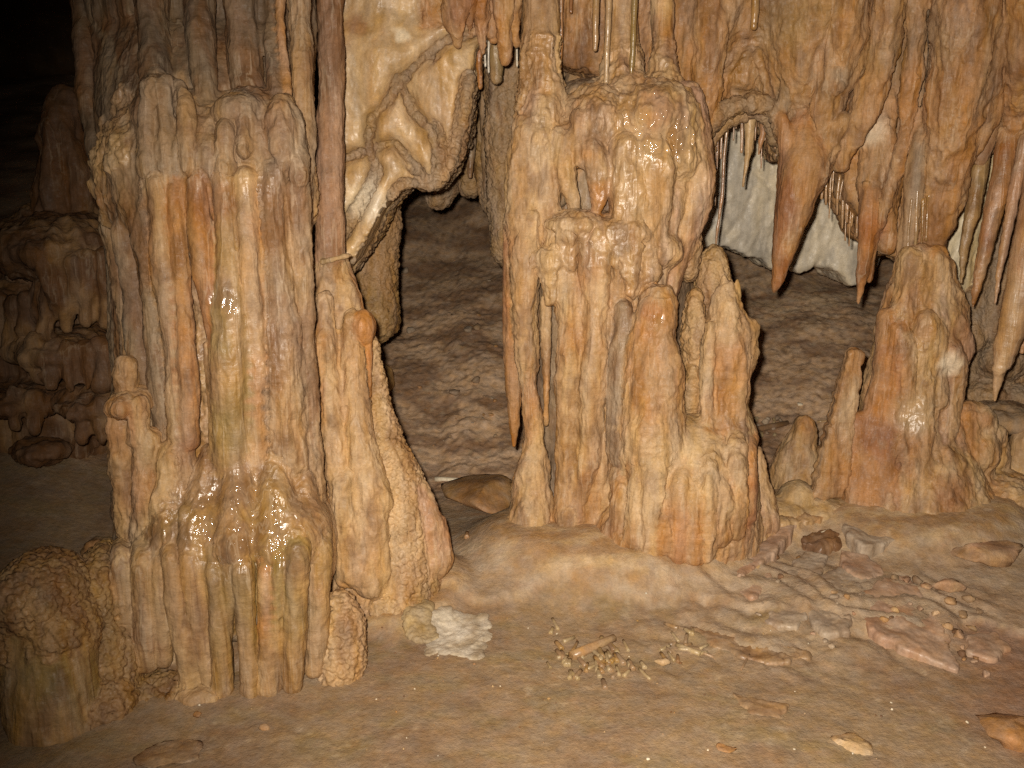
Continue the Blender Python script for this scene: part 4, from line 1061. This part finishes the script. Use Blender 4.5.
stalactite('yellowish straw ending in free air above the tiered column', [(597, -60, 3.3, 3.8), (596, 20, 3.3, 3.4), (595, 49, 3.3, 2.8)], 'gold', None, 'soda_straw', 'straw', 10, .4, M_STRAW)
stalactite('yellowish straw right in front of the pale middle pillar', [(637, -60, 3.3, 3.2), (633, 40, 3.3, 3), (631, 84, 3.3, 2)], 'gold', None, 'soda_straw', 'straw', 10, .4, M_STRAW)
stalactite('thick straw stub hanging left of the arch near the top edge', [(756, -60, 3.46, 4.5), (755, 10, 3.46, 4), (754, 27, 3.46, 3.2)], 'gold', None, 'soda_straw', 'straw', 10, .4, M_STRAW)
stalactite('hair thin straw lying against the canopy near the top edge', [(803, -60, 3.5, 1.5), (800, 10, 3.52, 1.3), (797, 45, 3.54, 1)], 'gold', None, 'soda_straw', 'straw', 8, .08, M_STRAW)
for px, y0, y1, lab in ((561, -60, 88, 'dark thin straw close to the left pillar of the tiered column, the longer one'), (572, -60, 12, 'dark thin straw close to the left pillar of the tiered column, the shorter one')):
    stalactite(lab, [(px + 1, y0, 3.45, 2.6), (px, (y0 + y1) / 2, 3.45, 2.3), (px - 1, y1, 3.45, 1.6)], 'orange', None, 'soda_straw', 'straw', 8, .9, M_STRAW)
G_REC = 'white tipped straws above the deep recess'
for px, y0, y1, r in ((465, 20, 70, 2), (468, 26, 60, 2.2), (485, 30, 66, 2), (489, 28, 72, 1.6), (506, 36, 52, 2), (474, 24, 84, 1.4), (452, 30, 92, 1.4), (447, 34, 84, 1.2), (511, 30, 60, 1.6), (517, 28, 66, 1.4)):
    stalactite('white tipped straw above the deep recess', [(px, y0, 3.5, r), (px, y1, 3.5, r * .6)], 'pale', G_REC, 'soda_straw', 'straw', 8, .9, M_STRAW)

# rough rock wall closing the view behind the top of the tiered column
thing('behind', 'flowstone_wall', 'brown knobbly flowstone wall behind the pillars of the tiered column', 'rock wall')
f = Formation(.009, 5)
f.relief(f.piece('behind', 'flowstone_wall', 'popg', M_ROUGH), [(500, -90), (720, -90), (720, 130), (500, 130)], lambda X, Y_: 3.95 + .08 * np.sin(X / 15.), .3, 6)
for px in (575, 590, 645, 682, 698): f.tube(0, [(px, -60, 3.9, 10), (px + 4, 40, 3.88, 12), (px, 120, 3.88, 12)])
f.build()

# ------------------------------------------------------------------ J: the dim passage on the left
thing('dim1', 'dim_stalagmite', 'dim tall stalagmite standing on the ledge in the dark passage on the left', 'stalagmite')
thing('ledge', 'flowstone_ledge', 'dim brown flowstone ledge with drapery fringe in the passage on the left', 'flowstone')
f = Formation(.009, 5)
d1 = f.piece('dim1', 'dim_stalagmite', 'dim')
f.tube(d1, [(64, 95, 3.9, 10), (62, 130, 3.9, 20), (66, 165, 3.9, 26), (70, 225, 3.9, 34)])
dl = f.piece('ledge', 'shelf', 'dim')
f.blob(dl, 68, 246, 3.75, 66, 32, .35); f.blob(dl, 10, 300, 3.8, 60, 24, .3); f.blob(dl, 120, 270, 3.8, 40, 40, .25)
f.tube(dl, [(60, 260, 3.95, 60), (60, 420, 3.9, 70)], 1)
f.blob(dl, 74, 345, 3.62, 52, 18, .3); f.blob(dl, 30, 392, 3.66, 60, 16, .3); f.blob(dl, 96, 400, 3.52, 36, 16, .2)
for px, y0, y1, Y in ((40, 345, 378, 3.36), (54, 350, 385, 3.35), (70, 352, 390, 3.35), (86, 350, 388, 3.36), (102, 346, 384, 3.38), (16, 395, 425, 3.4), (34, 398, 430, 3.4), (84, 402, 440, 3.36), (100, 402, 440, 3.36)):
    f.tube(f.piece('ledge', 'drape', 'dim', under=dl), [(px, y0, Y + .04, 9), (px, y1, Y, 5)])
for pts in ([(55, 262, 3.46, 14), (52, 300, 3.45, 11), (46, 336, 3.45, 5), (40, 354, 3.45, 2)], [(72, 262, 3.46, 12), (70, 300, 3.46, 9), (66, 328, 3.46, 4)], [(86, 256, 3.48, 9), (88, 320, 3.48, 7)],
            [(104, 256, 3.5, 9), (106, 318, 3.5, 8)], [(30, 300, 3.5, 8), (28, 345, 3.5, 6)], [(14, 305, 3.5, 8), (13, 350, 3.5, 6)], [(0, 300, 3.52, 8), (-2, 345, 3.52, 5)], [(40, 290, 3.48, 10), (42, 320, 3.48, 6)]):
    f.tube(f.piece('ledge', 'drape', 'dim', under=dl), pts)
f.build()
for i, (px, py, Y, rx, ry, d, lab) in enumerate(((40, 452, 3.5, 30, 13, .14, 'low flat stone on the dark earth at the left'), (104, 548, 2.75, 22, 11, .08, 'smooth tan stone wedged above the popcorn crust'))):
    thing('b%d' % i, 'boulder', lab, 'boulder')
    g = Formation(.009, 4); g.piece('b%d' % i, 'boulder', 'dim' if i < 1 else 'stub', M_ROUGH)
    for q in range(5): g.blob(0, px + RNG.uniform(-.5, .5) * rx, py + RNG.uniform(-.3, .3) * ry, Y + RNG.uniform(-.3, .3) * d, rx * RNG.uniform(.45, .7), ry * RNG.uniform(.55, .8), d * .7, RNG.uniform(-25, 25))
    g.build()

# ------------------------------------------------------------------ stones, slabs and broken straws on the ground
def rock(V0, seed, size, sq=(1, 1, .6), n=14, rot=0.0):
    V, Fq = ball_mesh(np.zeros(3), 1, 1, 1, 0, n, max(6, n // 2))
    rs = np.random.default_rng(seed)
    # knock flat facets off the ball
    for _ in range(14):
        d = rs.normal(size=3); d /= np.linalg.norm(d); k = rs.uniform(.45, .8)
        ex = np.maximum(0, V @ d - k); V = V - ex[:, None] * d
    V = V * (1 + .12 * perlin(V * 2.5 + seed)[:, None]) * sq * size
    c, s_ = math.cos(rot), math.sin(rot)
    V = np.stack([V[:, 0] * c - V[:, 1] * s_, V[:, 0] * s_ + V[:, 1] * c, V[:, 2]], 1)
    return V + V0, Fq

def ground_rock(px, py, rpx, label, style, seed, sq=(1, 1, .6), rot=0.0, name='stone', cat='stone', group=None, sink=.25, n=18):
    p, t = gpt(px, py); r = rpx * t / F
    z = float(ground(p[0], p[1]))
    V, Fq = rock(np.array([p[0], p[1], z + r * sq[2] * (1 - 2 * sink)]), seed, r, sq, n, rot)
    return single(name, label, cat, V, Fq, style, M_ROUGH, group, wet=.05, rough=min(.004, r * .12))
ground_rock(265, 729, 6, 'small cream and rust stone lying on the mud in front of the fluted column', 'stub', 3, (1, .9, .6))
ground_rock(197, 718, 6, 'small red stone by the foot of the fluted column', 'orange', 5)
ground_rock(725, 750, 12, 'flat rust red stone half sunk in the mud at the bottom', 'orange', 8, (1, .7, .25))
ground_rock(662, 665, 9, 'chalky yellow stone at the right end of the straw litter', 'facet', 10, (1, .7, .5))
ground_rock(1012, 735, 38, 'big tan rock cut off by the lower right corner', 'orange', 12, (1, 1.1, .35), name='rock', cat='rock', n=30)
ground_rock(855, 745, 24, 'tan knobbly rock half sunk in the mud at the bottom right', 'stub', 15, (1, .9, .16), name='rock', cat='rock', n=30)
ground_rock(950, 598, 16, 'rounded salmon stone behind the big pink slab', 'pink', 17, (1.6, .6, .5), .1)
ground_rock(985, 562, 40, 'broad pinkish rock lying on the earth at the far right', 'pink', 19, (1.3, .6, .3), name='rock', cat='rock', n=30)
ground_rock(170, 755, 34, 'flat pale rock just breaking through the mud at the bottom left', 'slab', 21, (1.2, .9, .08), name='rock', cat='rock', n=30)
ground_rock(488, 506, 42, 'smooth grey brown mound of rock in the passage between the columns', 'stub', 23, (1.0, 1.7, .42), .4, 'rock', 'rock', n=30)
ground_rock(388, 392, 12, 'small blunt brown stone standing behind the slender column', 'gold', 25, (.8, .8, 1.6))
ground_rock(778, 482, 8, 'small yellowish stone beside the squat stalagmite', 'facet', 27)
ground_rock(799, 408, 4, 'single pale pebble on the dark earth above the squat stalagmite', 'pale', 28)
G_RUB = 'pale rubble heaped beside the ragged stalagmite'
for i in range(16):
    ground_rock(762 + RNG.uniform(-8, 18), 432 + RNG.uniform(-8, 9), RNG.uniform(2.5, 5.5), 'pale angular rubble heaped beside the ragged stalagmite', 'chalk' if i % 2 else 'plateg', 60 + i, (1, .8, .8), RNG.uniform(0, 6), 'rubble_stone', 'stone', G_RUB, .2, 10)
G_EARTH = 'stones scattered over the earth in the central passage'
for i in range(44):
    px, py = RNG.uniform(392, 506), RNG.uniform(255, 470)
    ground_rock(px, py, RNG.choice([1.5, 2.2, 3.5, 7]), 'brown stone scattered over the earth in the central passage', ('stub', 'slab', 'plateg')[i % 3], 90 + i, (1, .8, .6), RNG.uniform(0, 6), 'scattered_stone', 'stone', G_EARTH, .25, 10)
G_ROCKS = 'knobbly stones along the right edge of the big pink slab'
for i, (px, py, r) in enumerate(((950, 612, 8), (962, 622, 7), (946, 634, 7), (968, 606, 8), (958, 640, 9), (972, 632, 7), (935, 622, 6), (978, 620, 6), (944, 650, 7), (965, 655, 6), (905, 590, 7), (915, 586, 8), (925, 596, 7), (893, 588, 6))):
    ground_rock(px, py, r, 'knobbly stone along the right edge of the big pink slab', ('pink', 'slab')[i % 2], 130 + i, (1.1, .8, .6), i, 'knobbly_stone', 'stone', G_ROCKS, .25, 12)
G_GRA = 'broken stones in the rubble between the slabs'
for i in range(60):
    px, py = RNG.uniform(735, 990), RNG.uniform(560, 690)
    if abs(py - (575 + (px - 735) * .32)) > 48: continue
    ground_rock(px, py, RNG.uniform(2, 7), 'small angular broken stone in the rubble between the slabs', ('plate', 'plateg', 'dim', 'stub')[i % 4], 330 + i, (1.1, .8, .6), RNG.uniform(0, 6), 'broken_stone', 'stone', G_GRA, .25, 12)
G_PEB = 'pebbles and calcite flecks strewn over the mud floor'
for i in range(110):
    px, py = RNG.uniform(190, 1000), RNG.uniform(600, 764)
    if py < 690 and px < 380: continue
    ground_rock(px, py, RNG.choice([1.2, 1.6, 2.2, 3.0], p=[.4, .35, .18, .07]), 'tiny pebble strewn over the mud floor', ('pale', 'facet', 'stub', 'dim')[i % 4], 200 + i, (1, .8, .6), RNG.uniform(0, 6), 'pebble', 'pebble', G_PEB, .15, 8)

def slab_on_ground(label, poly, h, tilt, style, name='rock_slab', group=None, seed=0):
    """a flat broken plate: outline on the ground, real thickness, tipped up by tilt (dx, dy slopes)"""
    P = np.array([gpt(*q)[0] for q in poly]); c = P.mean(0)
    key = name + label
    thing(key, name, label, 'slab', group)
    g = Formation(.0048, 5)
    n = len(P); step = .006; h = h * .85; rs_ = np.random.default_rng(int(poly[0][0]))
    x0, y0 = P[:, :2].min(0); x1, y1 = P[:, :2].max(0)
    xs = np.arange(x0, x1 + step, step); ys = np.arange(y0, y1 + step, step)
    CXg, CYg = np.meshgrid((xs[:-1] + xs[1:]) / 2, (ys[:-1] + ys[1:]) / 2)
    ragged = np.stack([CXg.ravel() * 30, CYg.ravel() * 30, 0 * CXg.ravel() + h * 40], 1)
    ins = inside(P[:, :2].tolist(), CXg + .014 * perlin(ragged).reshape(CXg.shape), CYg + .014 * perlin(ragged + 9).reshape(CXg.shape))
    Xg, Yg = np.meshgrid(xs, ys)
    zt = c[2] + h + .006 * perlin(np.stack([Xg.ravel() * 14, Yg.ravel() * 14, 0 * Xg.ravel() + h * 90], 1)).reshape(Xg.shape) + (Xg - c[0]) * tilt[0] + (Yg - c[1]) * tilt[1]
    w = Xg.shape[1]; o = Xg.size
    V = np.vstack([np.stack([Xg, Yg, zt], -1).reshape(-1, 3), np.stack([Xg, Yg, zt - h - .05], -1).reshape(-1, 3)])
    iy, ix = np.nonzero(ins); a = iy * w + ix; b = a + 1; cc = a + w + 1; d = a + w
    Fs = [np.stack([a, b, cc, d], 1), np.stack([a + o, d + o, cc + o, b + o], 1)]
    pad = np.pad(ins, 1)
    for dy, dx, e0, e1 in ((-1, 0, a, b), (1, 0, cc, d), (0, -1, d, a), (0, 1, b, cc)):
        m = ~pad[iy + 1 + dy, ix + 1 + dx]
        Fs.append(np.stack([e1[m], e0[m], e0[m] + o, e1[m] + o], 1))
    Fq = np.vstack(Fs); used, inv = np.unique(Fq, return_inverse=True)
    pid = g.piece(key, name, style, M_SMOOTH)
    g.add(pid, V[used], inv.reshape(Fq.shape)); g.build()
slab_on_ground('big smooth salmon pink slab lying tilted in the rubble on the right', [(856, 606), (880, 588), (908, 584), (938, 620), (960, 676), (940, 668), (900, 656), (868, 636)], .03, (-.03, .14), 'plate')
slab_on_ground('flat grey slab lying against the left side of the big salmon slab', [(806, 612), (812, 584), (842, 576), (868, 588), (856, 612), (848, 640), (826, 642), (812, 630)], .03, (.05, .1), 'plateg')
slab_on_ground('grey slab with a sharp corner beside the hollow', [(842, 520), (870, 518), (896, 546), (882, 556), (862, 566), (846, 552)], .04, (-.05, .1), 'plateg')
slab_on_ground('long tan slab lying behind the hollow', [(742, 532), (800, 520), (828, 518), (824, 526), (780, 536), (748, 544)], .04, (0, .1), 'flow')
slab_on_ground('narrow plank shaped slab pointing to the lower left', [(778, 536), (796, 532), (790, 548), (764, 572), (738, 584), (728, 580), (748, 558)], .04, (.1, .1), 'plate')
slab_on_ground('small triangular pink slab in the rubble', [(720, 586), (748, 590), (776, 576), (754, 606)], .025, (0, .1), 'plate')
slab_on_ground('small grey plate wedged between the narrow plank slab and the grey slab', [(786, 576), (806, 562), (826, 566), (820, 582), (796, 590)], .035, (.1, .15), 'plateg')
slab_on_ground('pinkish plate tipped against the left edge of the salmon slab', [(838, 566), (866, 566), (884, 580), (862, 590), (842, 580)], .05, (-.1, .2), 'plate')
slab_on_ground('thin pale plate lying left of the grey slab', [(770, 612), (796, 604), (806, 620), (790, 634), (766, 628)], .02, (.05, .1), 'plateg')
slab_on_ground('brown plate at the far right end of the knobbly stones', [(968, 640), (996, 634), (1012, 652), (990, 664), (966, 656)], .02, (0, .1), 'plate')
slab_on_ground('dark crumbled block sunk in the hollow between the slabs', [(800, 540), (812, 522), (834, 524), (844, 548), (820, 560), (800, 556)], .02, (0, .05), 'dim')
slab_on_ground('pale low slab in front of the rubble', [(690, 628), (740, 640), (800, 648), (812, 660), (770, 668), (716, 652)], .010, (0, .03), 'slab')
slab_on_ground('pale pointed slab lowest in the rubble', [(728, 690), (752, 700), (790, 706), (780, 718), (752, 716)], .004, (0, .03), 'slab')

# the white calcite crust
def crust(label, poly, h, style, col_white=None):
    key = 'crust' + label
    thing(key, 'calcite_crust', label, 'crust')
    P = np.array([gpt(*q)[0] for q in poly])
    g = Formation(.004, 2); pid = g.piece(key, 'calcite_crust', style, M_ROUGH)
    rs = np.random.default_rng(4)
    x0, y0 = P[:, :2].min(0); x1, y1 = P[:, :2].max(0); k = 0
    while k < 420:
        x, y = rs.uniform(x0, x1), rs.uniform(y0, y1)
        if not inside(P[:, :2].tolist(), np.array([x]), np.array([y]))[0]: continue
        k += 1; r = rs.uniform(.008, .022)
        g.add(pid, *ball_mesh(np.array([x, y, float(ground(x, y)) + h * .1]), r, r, h * rs.uniform(.7, 1.0), 0, 12, 6))
    g.build()
crust('bright white calcite crust patch on the mud floor', [(425, 614), (445, 608), (484, 616), (490, 632), (478, 660), (452, 654), (426, 656), (432, 640)], .0045, 'white')
crust('dull beige crust patch adjoining the white crust', [(410, 606), (430, 604), (426, 616), (434, 638), (420, 642), (408, 634)], .007, 'chalk')

# broken straws lying about
def stick(px, py, length, ang, r, label, style, group=None, name='broken_straw', tip=0.8):
    p, t = gpt(px, py); L = length * t / F; rr = r * t / F
    dx, dy = math.cos(math.radians(ang)), math.sin(math.radians(ang)) * 1.7
    k = math.hypot(dx, dy); e = np.array([dx, dy, 0]) / k * L / 2 * (1 if abs(dy) < .5 else 1.2)
    a, b = p - e, p + e
    a[2] = float(ground(a[0], a[1])) + rr * .45; b[2] = float(ground(b[0], b[1])) + rr * .45
    ax = (b - a) / np.linalg.norm(b - a); u = np.cross(ax, (0, 0, 1.0)); u /= np.linalg.norm(u); v = np.cross(u, ax)
    n = 10; an = np.linspace(0, 2 * math.pi, n, endpoint=False); rows = []
    for s_, f_ in ((0, .55), (0, 1), (.3, 1.0), (.7, (1 + tip) / 2), (1, tip), (1, tip * .55)):
        rows.append(a + (b - a) * s_ + rr * f_ * (np.cos(an)[:, None] * u + np.sin(an)[:, None] * v))
    V = np.vstack(rows); Fq = []
    for i in range(5):
        for j in range(n):
            q = (j + 1) % n; Fq.append((i * n + j, (i + 1) * n + j, (i + 1) * n + q, i * n + q))
    for o in (0, 5 * n):
        for j in range(1, n - 2, 2):
            Fq.append((o, o + j, o + j + 1, o + j + 2) if o == 0 else (o, o + j + 2, o + j + 1, o + j))
    return single(name, label, 'straw', V, np.array(Fq), style, M_STRAW, group, wet=.1, rough=.001)
stick(593, 650, 46, 22, 5.0, 'thickest broken straw with an orange end lying across the straw litter', 'stub')
stick(447, 484, 24, -6, 2.6, 'pale broken straw lying on the earth in the central passage', 'pale')
stick(764, 568, 34, 40, 1.3, 'thin broken straw lying on the narrow plank slab', 'facet')
stick(750, 498, 24, 38, 1.2, 'thin broken straw by the small pink stalagmite', 'facet')
stick(760, 436, 60, 8, 3.4, 'long dark broken stalactite lying across the gap behind the ragged stalagmite', 'grey')
stick(824, 426, 14, -4, 1.2, 'thin pale straw on the dark earth left of the leaning slab', 'facet')
stick(815, 545, 30, 10, 2.0, 'white broken straw along the edge of the hollow', 'pale')
stick(745, 665, 24, 45, 1.3, 'thin grey straw on the pale low slab', 'slab')
stick(688, 652, 24, 150, 3.0, 'dull stick shaped straw right of the straw litter', 'chalk')
stick(375 + 92, 541, 10, 90, 2.5, 'short orange straw stump standing in the mud by the slender column', 'orange')
G_LIT = 'broken straw pieces in the litter on the mud floor'
for i in range(58):
    px, py = 606 + RNG.normal() * 27, 661 + RNG.normal() * 11
    stick(px, py, RNG.uniform(7, 18), RNG.choice([105, 120, 100, 30, 60]) + RNG.uniform(-14, 14), RNG.uniform(1.6, 2.9), 'short broken straw piece in the litter on the mud floor', ('chalk', 'chalk', 'gold', 'grey')[i % 4], G_LIT, 'broken_straw')
for i in range(16):
    stick(RNG.uniform(655, 720), RNG.uniform(628, 660), RNG.uniform(6, 14), RNG.uniform(0, 180), RNG.uniform(1.4, 2.4), 'short broken straw piece in the litter on the mud floor', ('chalk', 'slab')[i % 2], G_LIT)

# ------------------------------------------------------------------ light: the flash just above the lens, in an otherwise dark cave
cam = bpy.data.cameras.new('camera'); co = bpy.data.objects.new('camera', cam); COL.objects.link(co)
co.location = (0, 0, CAMZ); co.rotation_euler = (math.radians(90) - PITCH, 0, 0)
cam.sensor_width = 36; cam.lens = 36 * F / 1024; cam.clip_start = .05; cam.clip_end = 60
scene.camera = co
lamp = bpy.data.lights.new('flash', 'SPOT'); lo = bpy.data.objects.new('flash', lamp); COL.objects.link(lo)
lo.location = (-.055, .02, CAMZ + .06)
lamp.energy = 575; lamp.color = (1.0, .905, .775); lamp.spot_size = math.radians(99); lamp.spot_blend = 1.0; lamp.shadow_soft_size = .022
from mathutils import Vector
tgt, _ = at(712, 405, 3.2)
lo.rotation_euler = (Vector(tgt) - lo.location).to_track_quat('-Z', 'Y').to_euler()
wd = bpy.data.worlds.new('World'); scene.world = wd; wd.use_nodes = True
bg = wd.node_tree.nodes['Background']; bg.inputs['Color'].default_value = (.5, .42, .32, 1); bg.inputs['Strength'].default_value = .002
scene.render.engine = 'CYCLES'
scene.cycles.use_denoising = False
scene.cycles.max_bounces = 5; scene.cycles.diffuse_bounces = 4; scene.cycles.glossy_bounces = 2
scene.cycles.sample_clamp_indirect = 3
vs = scene.view_settings
vs.view_transform = 'Standard'; vs.look = 'None'; vs.gamma = 1; vs.use_curve_mapping = False; vs.exposure = 0.0
